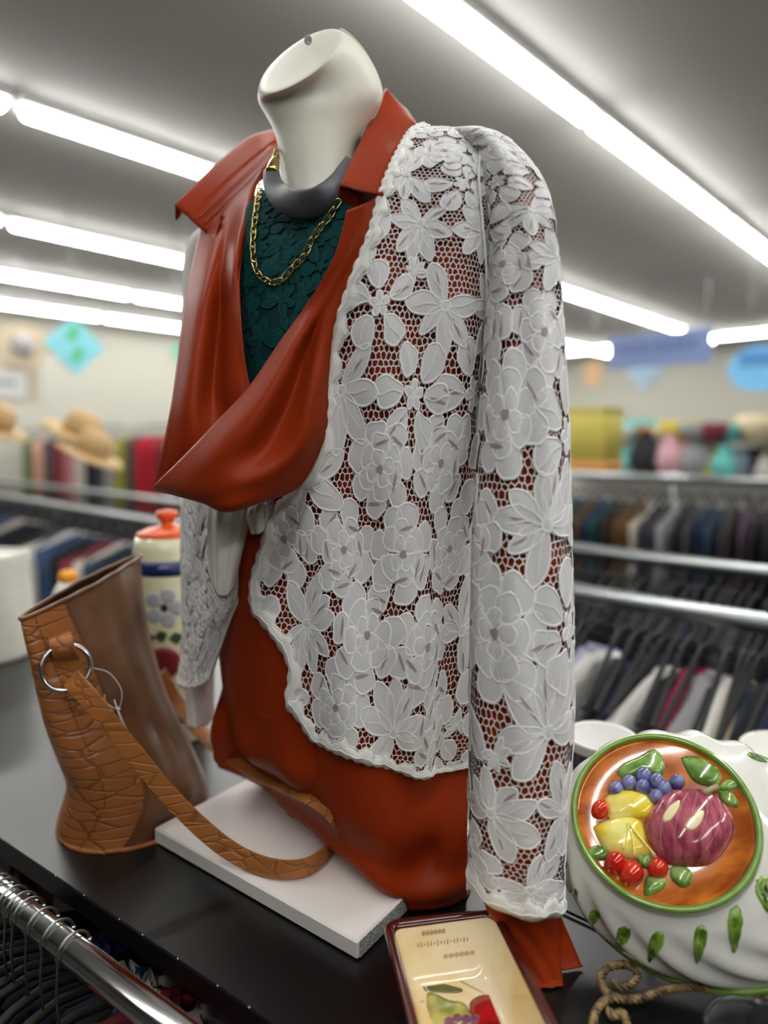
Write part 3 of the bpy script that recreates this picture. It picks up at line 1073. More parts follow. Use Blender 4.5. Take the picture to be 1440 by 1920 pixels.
th_s = np.linspace(-math.pi * 1.5, math.pi * .5, 73)
SG = sleeve(SLV, -.004, 160, th_s)
mesh('blouse_sleeve', (SG[:-6].reshape(-1, 3), gridf(154, 73)), M['rust'], blouse)
CUF = [(1630, 1650, 905, 1042, .545, .022), (1665, 1680, 907, 1043, .543, .016), (1700, 1710, 912, 1043, .541, .011), (1740, 1750, 938, 1045, .538, .007), (1790, 1800, 968, 1049, .532, .005), (1845, 1872, 1002, 1055, .522, .004)]
CG_ = sleeve(CUF, 0, 40, th_s, .0006)
CG_[..., 2] = np.maximum(CG_[..., 2], CT + .002)
mesh('cuff', sheet(CG_, .001), M['rust'], blouse)
flap = pgrid([[(1000, 1690, .553), (1020, 1692, .553), (1044, 1700, .555)], [(1010, 1760, .548), (1035, 1750, .55), (1068, 1758, .552)], [(1030, 1835, .540), (1054, 1838, .537), (1093, 1817, .541)]], 14, 10)
flap[..., 2] = np.maximum(flap[..., 2], CT + .002)
mesh('cuff_flap', sheet(flap, .0015), M['rust'], blouse)

# ================================================================ LACE CARDIGAN
card = thing('lace_cardigan', 'white floral lace long sleeved cardigan worn open over the rust blouse', 'cardigan')
thN = np.linspace(math.radians(118), math.radians(-75), 150)
NG = torso(TR, thN, 200, off=.006)
# drop the last rows below the hem, clip the rest to the outline
nS = Surf(NG)
edge = [(790, 236), (768, 250), (742, 285), (714, 368), (690, 440), (662, 520), (634, 600), (616, 690), (612, 760), (607, 820), (585, 880), (540, 925), (508, 960), (490, 1020), (470, 1095), (478, 1145), (512, 1195), (546, 1250), (536, 1318), (560, 1352), (590, 1388), (650, 1420), (700, 1434), (760, 1450), (820, 1448), (872, 1440)]
euv = np.array([nS.find(*p_) for p_ in edge])
euv = cr(euv, 90)
vh = euv[-1, 1]
poly = np.vstack([euv, [[nS.W - 1e-4, vh]], [[nS.W - 1e-4, euv[0, 1]]]])
lace(nS, card, poly, 3)
sgn_in = -1
def inward(path, poly_):
    p_ = np.asarray(path)
    i = len(p_) // 2
    d = p_[i + 1] - p_[i - 1]
    n_ = np.array([-d[1], d[0]]) / (np.hypot(*d) + 1e-9)
    return 1 if inside(poly_, np.array([p_[i] + n_ * .004]))[0] else -1
trim_band(nS, np.vstack([euv, [[nS.W - 1e-3, vh]]]), .010, card, inward(euv, poly))
# sleeve
LG = sleeve(SLV, 0, 200, th_s)
lS = Surf(LG)
lace(lS, card, None, 21)
hem = np.stack([np.linspace(1e-4, lS.W - 1e-4, 60), np.full(60, lS.H - .0005)], 1)
trim_band(lS, hem, .016, card, -1)
# armhole seam
seam = [nS.find(*p_) for p_ in ((905, 262), (893, 330), (900, 420), (905, 520), (905, 640))]
mesh('armhole_seam', tube(nS.at(np.array(seam), .004), .0013, 6, smooth_n=40), M['cord'], card)
# far front panel, folded in a soft waterfall
fp = [[(342, 925, .80), (356, 935, .775), (378, 940, .735), (400, 945, .70), (430, 945, .672), (470, 940, .668), (512, 930, .672)],
      [(341, 1040, .80), (356, 1045, .765), (378, 1050, .74), (392, 1050, .69), (420, 1050, .682), (450, 1045, .69), (476, 1035, .68)],
      [(343, 1120, .80), (358, 1125, .76), (382, 1135, .73), (400, 1140, .695), (425, 1135, .69), (445, 1120, .70), (466, 1095, .69)],
      [(343, 1200, .795), (355, 1205, .765), (372, 1205, .74), (388, 1200, .72), (403, 1190, .71), (420, 1172, .71), (438, 1150, .705)],
      [(335, 1282, .785), (345, 1290, .77), (357, 1293, .755), (368, 1290, .745), (378, 1285, .74), (388, 1281, .735), (394, 1276, .73)]]
FG = pgrid(fp, 90, 60)
mesh('panel_lining', (( FG - normals(FG) * to_cam(FG, normals(FG)) * .0006).reshape(-1, 3), gridf(90, 60)), M['petal'], card)
fS = Surf(FG)
lace(fS, card, None, 9, .024, .004, .0006)
trim_band(fS, np.stack([np.linspace(1e-4, fS.W - 1e-4, 40), np.full(40, fS.H - .0005)], 1), .012, card, -1)
trim_band(fS, np.stack([np.full(60, fS.W - .0005), np.linspace(1e-4, fS.H - 1e-4, 60)], 1), .011, card, 1)
ff = pgrid([[(393, 946, .678), (412, 950, .662), (440, 950, .655), (470, 944, .662)], [(390, 1000, .680), (410, 1003, .664), (434, 1003, .660), (462, 996, .668)], [(391, 1050, .682), (410, 1056, .668), (428, 1056, .665), (450, 1045, .675)], [(397, 1095, .688), (410, 1112, .678), (422, 1118, .676), (438, 1100, .684)]], 40, 30)
ff[..., 1] += .003 * np.sin(np.linspace(0, 13, 30))[None, :]
mesh('front_fold', sheet(ff, .0015), M['trim'], card)
# crumpled tie knot of lace under the cowl
kn = pgrid([[(470, 940, .655), (490, 935, .65), (515, 925, .65)], [(462, 970, .652), (482, 965, .64), (508, 955, .645)], [(470, 995, .66), (486, 998, .65), (500, 985, .655)]], 16, 16)
kn += (.0015 * np.sin(np.linspace(0, 20, 16)))[None, :, None]
mesh('front_knot', sheet(kn, .002), M['trim'], card)
# far sleeve and the back
FSL = [(432, 432, 378, 420, .90, .02), (470, 470, 352, 430, .89, .035), (560, 560, 348, 432, .88, .04), (800, 800, 345, 430, .87, .04), (1050, 1050, 343, 425, .86, .038), (1250, 1250, 350, 400, .855, .032), (1345, 1350, 356, 396, .85, .03)]
FSG = sleeve(FSL, 0, 90, np.linspace(-math.pi * 1.5, math.pi * .5, 37))
mesh('far_sleeve', sheet(FSG, .001, False), M['trim'], card)
thB = np.linspace(math.radians(-72), math.radians(-200), 60)
BGk = torso(TR[:9], thB, 80, off=.006)
mesh('cardigan_back', (BGk.reshape(-1, 3), gridf(80, 60)), M['petal'], card)

# ================================================================ NECKLACES
neckS = Surf(TG)
def on(px, py, off):
    uv = neckS.find(px, py)
    return neckS.at(uv[None], off)[0]
ck = thing('choker', 'thick dark slate crescent choker with gold end caps round the neck', 'necklace')
cp = [(508, 318, .700), (512, 345, .680), (526, 367, .662), (552, 381, .649), (585, 382, .640), (615, 368, .637), (638, 345, .648), (652, 320, .668), (662, 300, .69)]
cpp = cr(np.array([P(*x) for x in cp]), 50)
p_, fr = frames(cpp)
rings = []
for i in range(50):
    t_ = i / 49
    w = .0068 + .0062 * math.sin(math.pi * min(1, max(0, (t_ + .05) / 1.1)))
    out = unit(p_[i] - P(590, 300, .72) + V3(0, 0, -.0))
    tt = fr[i][0]
    b_ = unit(np.cross(tt, out))
    o2 = np.cross(b_, tt)
    view = unit(V3(0, 0, CAMZ) - p_[i])
    wv = unit(np.cross(tt, view))
    rings.append([p_[i] + wv * w * math.cos(a) + view * .0045 * math.sin(a) for a in np.linspace(0, 2 * math.pi, 17)[:-1]])
mesh('crescent', loft(rings, True, True), M['slate'], ck)
gp = cr(np.array([P(509, 326, .697), P(512, 313, .704), P(516, 300, .712)]), 10)
mesh('end_cap', tube(gp, [.0062, .0068, .007, .0068, .0066, .0062, .006, .0055, .005, .004], 16), M['gold'], ck)


def link_mesh(l=.0052, w=.0032, r=.0009):
    n, m = 18, 7
    rings = []
    for k in range(n):
        a = 2 * math.pi * k / n
        c = V3(l * math.cos(a), w * math.sin(a) * (1 + .2 * math.cos(2 * a)), .0007 * math.sin(2 * a))
        o = unit(V3(math.cos(a) / l, math.sin(a) / w, 0))
        rings.append([c + r * (math.cos(b) * o + math.sin(b) * UP) for b in np.linspace(0, 2 * math.pi, m + 1)[:-1]])
    rings.append(rings[0])
    return loft(rings)


LM = bpy.data.meshes.new('chain_link')
v, f = link_mesh()
LM.from_pydata([tuple(x) for x in v], [], f)
LM.polygons.foreach_set('use_smooth', [True] * len(LM.polygons))
LM.materials.append(M['gold'])


def chain(path3, parent, step=.0082, view=None):
    seg = np.r_[0, np.cumsum(np.linalg.norm(np.diff(path3, axis=0), axis=1))]
    n = int(seg[-1] / step)
    for i in range(n):
        s_ = (i + .5) * step
        p = V3(*[np.interp(s_, seg, path3[:, k]) for k in range(3)])
        q_ = V3(*[np.interp(min(seg[-1], s_ + .003), seg, path3[:, k]) for k in range(3)])
        t_ = unit(q_ - p + 1e-9)
        z_ = unit(V3(0, 0, CAMZ) - p)
        z_ = unit(z_ - t_ * (z_ @ t_))
        y_ = np.cross(z_, t_)
        a = math.radians(28 if i % 2 else -28)
        y2 = y_ * math.cos(a) + z_ * math.sin(a)
        z2 = np.cross(t_, y2)
        a = math.radians(14 if i % 2 else -14)
        o = bpy.data.objects.new('chain_link', LM)
        COL.objects.link(o)
        from mathutils import Matrix
        R_ = Matrix(((t_[0], y2[0], z2[0], p[0]), (t_[1], y2[1], z2[1], p[1]), (t_[2], y2[2], z2[2], p[2]), (0, 0, 0, 1)))
        o.matrix_world = R_
        o.parent = parent


nk = thing('chain_necklace', 'gold curb chain necklace hanging over the teal lace top', 'necklace')
npx = [(493, 352), (489, 380), (484, 420), (481, 462), (483, 494), (493, 520), (512, 536), (535, 526), (556, 508), (577, 482), (592, 458), (610, 430), (628, 405), (642, 380)]
chain(cr(np.array([on(x, y, .0042) for x, y in npx]), 120), nk)
chain(np.array([P(513, 302, .708), P(517, 290, .715), P(522, 274, .725)]), ck, .007)

# ================================================================ BAG
bag = thing('leather_bag', 'brown leather bucket bag with croc embossed side panel and looped strap', 'bag')
bl, bf_, br = PZ(112, 1562, CT), PZ(185, 1613, CT), PZ(372, 1520, CT)
BK = []   # rings: left px, left py, left depth, right px, right py, right depth, half thickness
bag_rows = [((40, 1160, .700), (262, 1041, .880), .012),
            ((50, 1200, .700), (264, 1090, .880), .020),
            ((74, 1280, .702), (270, 1180, .885), .034),
            ((100, 1365, .702), (296, 1290, .885), .046),
            ((126, 1430, .704), (338, 1390, .880), .058),
            ((143, 1485, .712), (366, 1452, .872), .066),
            ((128, 1530, .722), (371, 1492, .862), .073),
            ((113, 1562, .732), (369, 1512, .850), .078),
            ((118, 1582, .732), (362, 1530, .842), .078)]
NB = 72
rr_ = []
for a_, b_, hw in bag_rows:
    A_, B_ = P(*a_), P(*b_)
    c = (A_ + B_) / 2
    u = (B_ - A_) / 2
    n_ = unit(np.cross(u, UP))
    n_ = n_ if n_[1] < 0 else -n_
    rr_.append(np.r_[c, u, n_ * hw])
K = cr(np.array(rr_), 60)
bth = np.linspace(0, 2 * math.pi, NB + 1)[:-1]      # pi = left end, pi/2 = shopper side
def bag_pt(i, th, off=0.0):
    c, u, n_ = K[i][:3], K[i][3:6], K[i][6:9]
    t_ = i / 59
    e = 1.0
    lu = np.linalg.norm(u)
    hn = np.linalg.norm(n_)
    w = .0022 * math.sin(9 * th + 7 * t_) * math.sin(5 * th - 13 * t_) * (1 if math.cos(th) > -.55 else .2)
    p = c + math.cos(th) * (lu + off) / lu * u + math.sin(th) * (hn + off + w) / hn * n_
    return np.array([p[0], p[1], max(p[2], CT + .0015)])
BGR = np.array([[bag_pt(i, th) for th in bth] for i in range(60)])
lo_t, hi_t = math.radians(118), math.radians(215)
jj = [j for j in range(NB) if lo_t <= bth[j] <= hi_t]
fa = gridf(60, NB, True)
g_idx = set(range(jj[0], jj[-1]))
fg = [t for k, t in enumerate(fa) if (k % NB) in g_idx]
fm = [t for k, t in enumerate(fa) if (k % NB) not in g_idx]
mesh('bag_body', (BGR.reshape(-1, 3), fm + [tuple(range(59 * NB, 60 * NB))]), M['leather'], bag)
mesh('croc_panel', ((np.array([[bag_pt(i, bth[j], .0012) for j in range(jj[0], jj[-1] + 1)] for i in range(60)])).reshape(-1, 3), gridf(60, jj[-1] - jj[0] + 1)), M['croc'], bag)
inner = np.array([[bag_pt(i, th, -.004) for th in bth] for i in range(0, 40)])
mesh('bag_lining', (inner.reshape(-1, 3), gridf(40, NB, True) + [tuple(range(39 * NB, 40 * NB))]), M['lining'], bag)
rim = [np.array([bag_pt(0, th, .0005) for th in np.r_[bth, bth[:1]]])]
mesh('rim_edge', tube(rim[0], .0026, 8), M['leather'], bag)
for th in (lo_t, math.radians(150)):
    pth = np.array([bag_pt(i, th, .0028) for i in range(60)])
    # stitches, one dash after the other
    ds = []
    seg = np.r_[0, np.cumsum(np.linalg.norm(np.diff(pth, axis=0), axis=1))]
    s_ = .003
    while s_ < seg[-1] - .004 and (th == lo_t or s_ < 9):
        q0 = V3(*[np.interp(s_, seg, pth[:, k]) for k in range(3)])
        q1 = V3(*[np.interp(s_ + .0026, seg, pth[:, k]) for k in range(3)])
        ds.append(tube([q0, q1], .0005, 5))
        s_ += .0044
    stuff(mesh('panel_stitching', join(*ds), M['thread'], bag))
base_rim = np.array([bag_pt(57, th, .001) for th in np.r_[bth, bth[:1]]])
mesh('base_piping', tube(base_rim, .0028, 8), M['croc'], bag)


def bagfind(px, py):
    q = proj(BGR)
    d = np.hypot(q[..., 0] - px, q[..., 1] - py)
    dep = BGR[..., 1]
    d = d + (dep > .86) * 1000
    # only the shopper side
    d = d + (np.sin(bth) < -.2)[None, :] * 1000
    i, j = np.unravel_index(d.argmin(), d.shape)
    return i, bth[j]


def bagon(px, py, off):
    i, th = bagfind(px, py)
    return bag_pt(i, th, off)


def ribbon(path, wid, th, side=None, m=None, name='strap', parent=None, nn=80, wprof=None):
    p = cr(np.array(path), nn)
    s_ = cr(np.array(side), nn) if side is not None else None
    t = np.gradient(p, axis=0)
    t /= np.linalg.norm(t, axis=1)[:, None]
    rings = []
    for i in range(nn):
        w_ = s_[i] - t[i] * (s_[i] @ t[i])
        w_ = unit(w_)
        n_ = np.cross(t[i], w_)
        rings.append([p[i] + w_ * wid / 2 * a + n_ * th / 2 * b for a, b in ((-1, -.6), (-.94, 1), (0, 1.15), (.94, 1), (1, -.6), (.94, -1), (0, -1.15), (-.94, -1))])
    return mesh(name, loft(rings, True, True), m, parent, False)


# tab, ring, strap
rcx = bagon(128, 1248, .006)
dT = float(rcx[1])
tabp = [P(112, 1192, dT + .002), P(114, 1202, dT - .009), P(120, 1222, dT - .010), P(128, 1240, dT - .001), P(136, 1262, dT + .001), P(144, 1290, dT)]
sd = [unit(P(150, 1198, dT + .006) - P(100, 1208, dT))] * 6
ribbon(tabp, .024, .003, sd, M['croc2'], 'ring_tab', bag, 30)
rn = unit(V3(0, 0, CAMZ) - rcx)
rx = unit(np.cross(rn, UP))
ry = np.cross(rx, rn)
rp_ = [rcx + rn * .008 + .0245 * (math.cos(a) * rx + math.sin(a) * ry) for a in np.linspace(0, 2 * math.pi, 49)]
mesh('metal_ring', tube(rp_, .0027, 12, cap=False), M['chrome'], bag)
STR = [(138, 1275, .690), (150, 1292, .682), (185, 1330, .672), (245, 1405, .662), (325, 1500, .655), (400, 1572, .652), (460, 1611, 0), (518, 1629, 0), (572, 1627, 0), (612, 1600, 0), (632, 1562, 0), (628, 1528, .632), (600, 1502, .642), (545, 1476, .672), (485, 1450, .735), (425, 1415, .81), (370, 1365, .90), (330, 1315, .925), (300, 1262, .90)]
SP = [P(*x) if x[2] else PZ(x[0], x[1], BTOP + .0125) for x in STR]
S0 = unit(V3(.9, -.1, .25))
side = []
for i, x in enumerate(STR):
    t_ = i / (len(STR) - 1)
    if i < 5:
        side.append(unit(V3(.75, .1, .55)))
    elif i < 7:
        side.append(unit(V3(.35, .2, .9)))
    elif i < 12:
        side.append(unit(V3(.05, .1, 1)))
    elif i == 12:
        side.append(unit(V3(.45, .45, .6)))
    else:
        side.append(unit(V3(.7, .7, .25)))
SPc = [np.array([p[0], p[1], max(p[2], (BTOP if 5 < i < 13 else CT) + .0115)]) for i, p in enumerate(SP)]
ribbon(SPc, .0195, .0032, side, M['croc2'], 'strap', bag, 160)
ribbon([P(133, 1272, .692), P(146, 1286, .682), P(170, 1312, .674), P(200, 1348, .668)], .021, .0025, [side[0]] * 4, M['croc2'], 'strap_end', bag, 30)
tagp = [P(173, 1252, .700), P(205, 1262, .690), P(228, 1295, .688), P(222, 1328, .690), P(200, 1318, .690), P(196, 1302, .69)]
lp = mesh('tag_loop', tube(tagp, .0005, 6, smooth_n=50), M['clear'], bag)
mesh('loop_knot', lathe([(.0001, -.0022), (.002, -.0012), (.0024, .0006), (.0001, .002)], 10, P(222, 1329, .688)), M['clear'], lp)
mesh('tag_barb', tube([P(214, 1312, .689), P(224, 1340, .687), P(238, 1372, .684)], [.0006, .0014, .0012], 6), M['clear'], lp)

# ================================================================ RECTANGULAR DISH
dish = thing('fruit_dish', 'cream rectangular ceramic dish with brown rim and painted pear and apple', 'dish')
DZ = CT + .052
tl, tr_ = PZ(716, 1724, DZ), PZ(936, 1698, DZ)
dx = unit(tr_ - tl)
dyv = unit(PZ(1066, 1920, DZ) - tr_)
dyv = unit(dyv - dx * (dyv @ dx) * .75)
DW, DL = np.linalg.norm(tr_ - tl), .205
dc = tl + dx * DW / 2 + dyv * DL / 2


def dring(hw, hl, r, z):
    out = []
    for qx, qy, a0 in ((1, 1, 0), (-1, 1, 90), (-1, -1, 180), (1, -1, 270)):
        for k in range(7):
            a = math.radians(a0 + 15 * k)
            x = qx * (hw - r) + r * math.cos(a)
            y = qy * (hl - r) + r * math.sin(a)
            wv_ = .0006 * math.sin(x * 300) * math.cos(y * 240)
            out.append(np.array([*(dc + dx * x + dyv * y)[:2], CT + z + wv_ * (z > .04)]))
    return out


hw, hl = DW / 2, DL / 2
mesh('dish_outside', loft([dring(hw - .026, hl - .03, .012, .0012), dring(hw - .022, hl - .026, .014, .001), dring(hw - .016, hl - .02, .014, .008), dring(hw - .004, hl - .005, .012, .040), dring(hw - .0006, hl - .0006, .012, .0475)], True), M['disho'], dish)
mesh('dish_rim', loft([dring(hw - .0006, hl - .0006, .012, .0465), dring(hw, hl, .012, .049), dring(hw - .0012, hl - .0012, .012, .0515), dring(hw - .004, hl - .004, .010, .0525), dring(hw - .0072, hl - .0072, .009, .0515), dring(hw - .0085, hl - .0085, .008, .0485)]), M['dishb'], dish)
inn = [dring(hw - .0082, hl - .0082, .008, .049), dring(hw - .0088, hl - .0088, .008, .046), dring(hw - .016, hl - .019, .009, .020), dring(hw - .019, hl - .023, .009, .012), dring(hw - .024, hl - .028, .009, .0085), dring(hw - .034, hl - .038, .008, .0078)]
mesh('dish_inside', loft(inn, False, True), M['dishi'], dish)
dfz = CT + .0078


def on_dish(px, py, off=.0006):
    p = PZ(px, py, dfz)
    y = (p - dc) @ dyv
    x = (p - dc) @ dx
    p[2] += off
    return p


def patch(name, outline, m, parent, pf, h=.0004, rings=3, dome=0.0):
    o = np.array(outline, float)
    n = max(24, len(o) * 3)
    oc = cr(np.vstack([o, o[:1]]), n + 1)[:-1]
    c = oc.mean(0)
    vv = [pf(c[0], c[1], h + dome)]
    f = []
    for k in range(1, rings + 1):
        s_ = k / rings
        for q_ in oc:
            w_ = c + (q_ - c) * s_
            vv.append(pf(w_[0], w_[1], h + dome * math.sqrt(max(0, 1 - s_ * s_))))
    for i in range(n):
        j = (i + 1) % n
        f.append((0, 1 + i, 1 + j))
        for k in range(rings - 1):
            a, b = 1 + k * n, 1 + (k + 1) * n
            f.append((a + i, b + i, b + j, a + j))
    # skirt down to the ground so that the relief has thickness
    a = 1 + (rings - 1) * n
    b = len(vv)
    for q_ in oc:
        vv.append(pf(q_[0], q_[1], min(0.0, h)))
    for i in range(n):
        j = (i + 1) % n
        f.append((a + i, b + i, b + j, a + j))
    return mesh(name, (np.array(vv), f), m, parent)


patch('painted_pear', [(800, 1862), (812, 1862), (842, 1876), (868, 1880), (880, 1896), (876, 1915), (860, 1928), (830, 1930), (808, 1912), (800, 1888)], M['pearg'], dish, on_dish)
patch('painted_apple', [(880, 1898), (882, 1880), (900, 1868), (922, 1868), (940, 1884), (946, 1910), (935, 1932), (905, 1934), (888, 1922)], M['red'], dish, on_dish, .0007)
patch('painted_red_pear', [(934, 1876), (940, 1850), (952, 1840), (960, 1852), (962, 1880), (960, 1915), (948, 1932), (940, 1900)], M['red'], dish, on_dish, .0005)
for k, (x, y) in enumerate(((842, 1916), (858, 1910), (874, 1912), (890, 1912), (836, 1930), (852, 1928), (870, 1928), (886, 1930))):
    patch('painted_grape', [(x + 9 * math.cos(a), y + 8 * math.sin(a)) for a in np.linspace(0, 6.28, 9)[:-1]], M['plum'], dish, on_dish, .0009 + .0001 * k)
patch('painted_leaf', [(798, 1848), (812, 1842), (830, 1846), (866, 1856), (858, 1862), (820, 1862), (804, 1858)], M['olive'], dish, on_dish, .0010)
patch('painted_leaf', [(927, 1846), (930, 1830), (942, 1818), (958, 1816), (954, 1830), (944, 1842), (932, 1850)], M['olive'], dish, on_dish, .0010)
for pth, m_, w_ in (([(784, 1843), (792, 1850), (800, 1860)], 'script', .0008), ([(908, 1846), (916, 1852), (922, 1867)], 'script', .0007),
                    ([(833, 1845), (848, 1835), (880, 1850), (908, 1864)], 'faint', .0009), ([(962, 1862), (968, 1858), (970, 1900)], 'faint', .0008),
                    ([(778, 1885), (795, 1878)], 'faint', .0008)):
    mesh('painted_line', tube([on_dish(x, y, .0006) for x, y in pth], w_, 5, smooth_n=16), M[m_], dish)
for w0, w1, s0 in ((-.62, .50, .42), (-.05, .62, .80), (-.5, .0, .12)):
    seg_ = []
    for k in range(16):
        x = (w0 + (w1 - w0) * k / 15) * (hw - .014)
        y = -(hl - (.0088 + .0102 * s0)) + .0009
        zz = CT + .046 - .026 * s0
        c_ = dc + dx * x + dyv * y
        hh_ = .0014 + .0007 * math.sin(k * 2.3)
        seg_.append(tube([np.array([c_[0], c_[1], zz - hh_]) , np.array([c_[0], c_[1], zz + hh_]) - dyv * .0006], .0006, 5))
    stuff(mesh('faint_wording', join(*seg_), M['faint'], dish))
for k, (x, y) in enumerate(((975, 1915), (978, 1908), (984, 1899))):       # faint cursive marks
    mesh('cursive_mark', tube([on_dish(x + 3 * math.cos(a), y + 4 * math.sin(a) - a * .6, .0012) for a in np.linspace(0, 5.4, 10)], .0004, 5), M['script'], dish)

# ================================================================ FRUIT MOULD
mold = thing('ceramic_mold', 'glossy white oval ceramic mould with fruit relief plaque and green rim', 'mould')
mn = unit(V3(-.27, -.62, .74))
mu = unit(V3(1, 0, 0) - mn * mn[0])
mv = np.cross(mn, mu)
Cp = P(1242, 1530, .560)
Cb = Cp - mn * .062 + mu * .034 - mv * .016
RA, RB = (.124, .103), (.0768, .0745)
ang0 = .5


def mring(t, th, off=0.0, flute=True):
    """t 0 = foot rim, 1 = plaque edge"""
    c = Cb * (1 - t) + Cp * t
    k = math.sin(math.pi * min(1, t / .8)) if t < .8 else 0
    s_ = (1 - t) ** .72
    a = RB[0] + (RA[0] - RB[0]) * s_ + .008 * k
    b = RB[1] + (RA[1] - RB[1]) * s_ + .008 * k
    fl = 1 + (.030 * math.cos(16 * (th + .7 * t)) * k if flute else 0)
    ca, sa = math.cos(th), math.sin(th)
    d = mu * a * ca * fl + mv * b * sa * fl
    return c + d + unit(d) * off


nth = 160
ts = [0, .02, .05, .1, .16, .22, .28, .34, .4, .46, .52, .58, .64, .7, .76, .80]
mesh('mold_body', loft([[mring(t, th) for th in np.linspace(0, 2 * math.pi, nth + 1)[:-1]] for t in ts] +
                       [[Cp - mn * h_ + (mu * RB[0] * math.cos(th) + mv * RB[1] * math.sin(th)) * r_ for th in np.linspace(0, 2 * math.pi, nth + 1)[:-1]] for h_, r_ in ((.0085, 1.045), (.006, 1.02), (.004, 1.035), (.002, 1.01), (.001, .97))], True), M['ceramic'], mold)
mesh('foot_rim', tube([mring(.0, th, .001) for th in np.linspace(0, 2 * math.pi, 121)], .0034, 10, False), M['green'], mold)
el = lambda r_, h_: [Cp + mn * h_ + (mu * RB[0] * math.cos(th) + mv * RB[1] * math.sin(th)) * r_ for th in np.linspace(0, 2 * math.pi, 97)]
mesh('plaque_rim', tube(el(.985, 0), .0030, 10, False), M['green'], mold)
mesh('plaque', loft([el(.96, .001)[:-1], el(.94, -.0008)[:-1], el(.90, -.0022)[:-1], el(.6, -.0018)[:-1], el(.3, -.0015)[:-1]], False, True), M['orange'], mold)


def on_pl(px, py, h):
    r = ray(px, py)
    o = V3(0, 0, CAMZ)
    c = Cp - mn * .002
    t = ((c - o) @ mn) / (r @ mn)
    return o + r * t + mn * h


Z = lambda pts: [(1040 + x * .3125, 1320 + y * .3125) for x, y in pts]
patch('relief_leaf', Z([(370, 412), (410, 360), (500, 320), (580, 275), (620, 285), (655, 340), (660, 400), (640, 430), (560, 420), (480, 430), (410, 450)]), M['leafg'], mold, on_pl, .0008, 4, .004)
patch('relief_leaf', Z([(757, 325), (800, 312), (880, 325), (960, 370), (1000, 430), (985, 480), (960, 492), (890, 490), (830, 460), (790, 400)]), M['leafg'], mold, on_pl, .0008, 4, .004)
patch('relief_leaf', Z([(985, 495), (1030, 455), (1090, 460), (1105, 500), (1060, 520), (1000, 520)]), M['leafg'], mold, on_pl, .0008, 4, .003)
patch('relief_leaf', Z([(975, 520), (1040, 520), (1085, 560), (1105, 615), (1070, 620), (1000, 580)]), M['leafg'], mold, on_pl, .0008, 4, .003)
patch('relief_leaf', Z([(190, 890), (230, 855), (280, 855), (322, 900), (300, 935), (240, 935), (205, 915)]), M['leafg'], mold, on_pl, .0008, 4, .003)
patch('relief_leaf', Z([(485, 930), (520, 895), (565, 900), (585, 935), (560, 990), (520, 975)]), M['leafg'], mold, on_pl, .0008, 4, .003)
patch('relief_leaf', Z([(545, 1040), (610, 1035), (675, 1050), (660, 1100), (600, 1140), (540, 1150), (535, 1090)]), M['leafg'], mold, on_pl, .0008, 4, .003)
patch('relief_leaf', Z([(685, 985), (730, 970), (800, 985), (825, 1030), (810, 1090), (760, 1100), (700, 1050)]), M['leafg'], mold, on_pl, .0008, 4, .003)
patch('relief_pear', Z([(300, 570), (360, 525), (460, 518), (550, 545), (600, 600), (590, 660), (545, 690), (440, 680), (330, 690)]), M['yellow'], mold, on_pl, .001, 5, .006)
patch('relief_pear', Z([(230, 740), (300, 700), (420, 675), (500, 690), (548, 760), (560, 850), (580, 900), (480, 930), (400, 920), (310, 890), (265, 820)]), M['yellow'], mold, on_pl, .001, 5, .008)
for x, y in ((370, 512), (445, 475), (535, 430), (530, 500), (610, 465), (605, 560), (660, 510), (735, 470)):
    patch('relief_grape', Z([(x + 50 * math.cos(a), y + 48 * math.sin(a)) for a in np.linspace(0, 6.283, 11)[:-1]]), M['grape'], mold, on_pl, .001, 5, .0075)
apx, apy = 806, 745
pts_ = []
for a in np.linspace(0, 2 * math.pi, 29)[:-1]:
    k = 1 + .025 * math.cos(6 * a)
    pts_.append((apx + 268 * k * math.cos(a), apy + 240 * k * math.sin(a)))
ap = patch('relief_apple', Z(pts_), M['maroon'], mold, on_pl, .001, 9, .019)
# apple ribs, painted highlights
for k, dxx in enumerate((-.62, -.3, .02, .34, .66)):
    pth = []
    for s_ in np.linspace(-.85, .85, 14):
        rr = math.sqrt(max(0, 1 - s_ * s_))
        x = apx + 268 * dxx * rr * 1.0 + 55 * -s_
        y = apy + 240 * s_
        q2 = min(1, ((x - apx) / 268) ** 2 + ((y - apy) / 240) ** 2)
        x_, y_ = Z([(x, y)])[0]
        pth.append(on_pl(x_, y_, .001 + .019 * math.sqrt(1 - q2) - .0006))
    mesh('apple_rib', tube(pth, .0011, 6), M['maroon'], ap)


def on_ap(px, py, h):
    x, y = (px - 1040) / .3125, (py - 1320) / .3125
    q2 = min(1, ((x - apx) / 268) ** 2 + ((y - apy) / 240) ** 2)
    return on_pl(px, py, .001 + .019 * math.sqrt(1 - q2) + h)


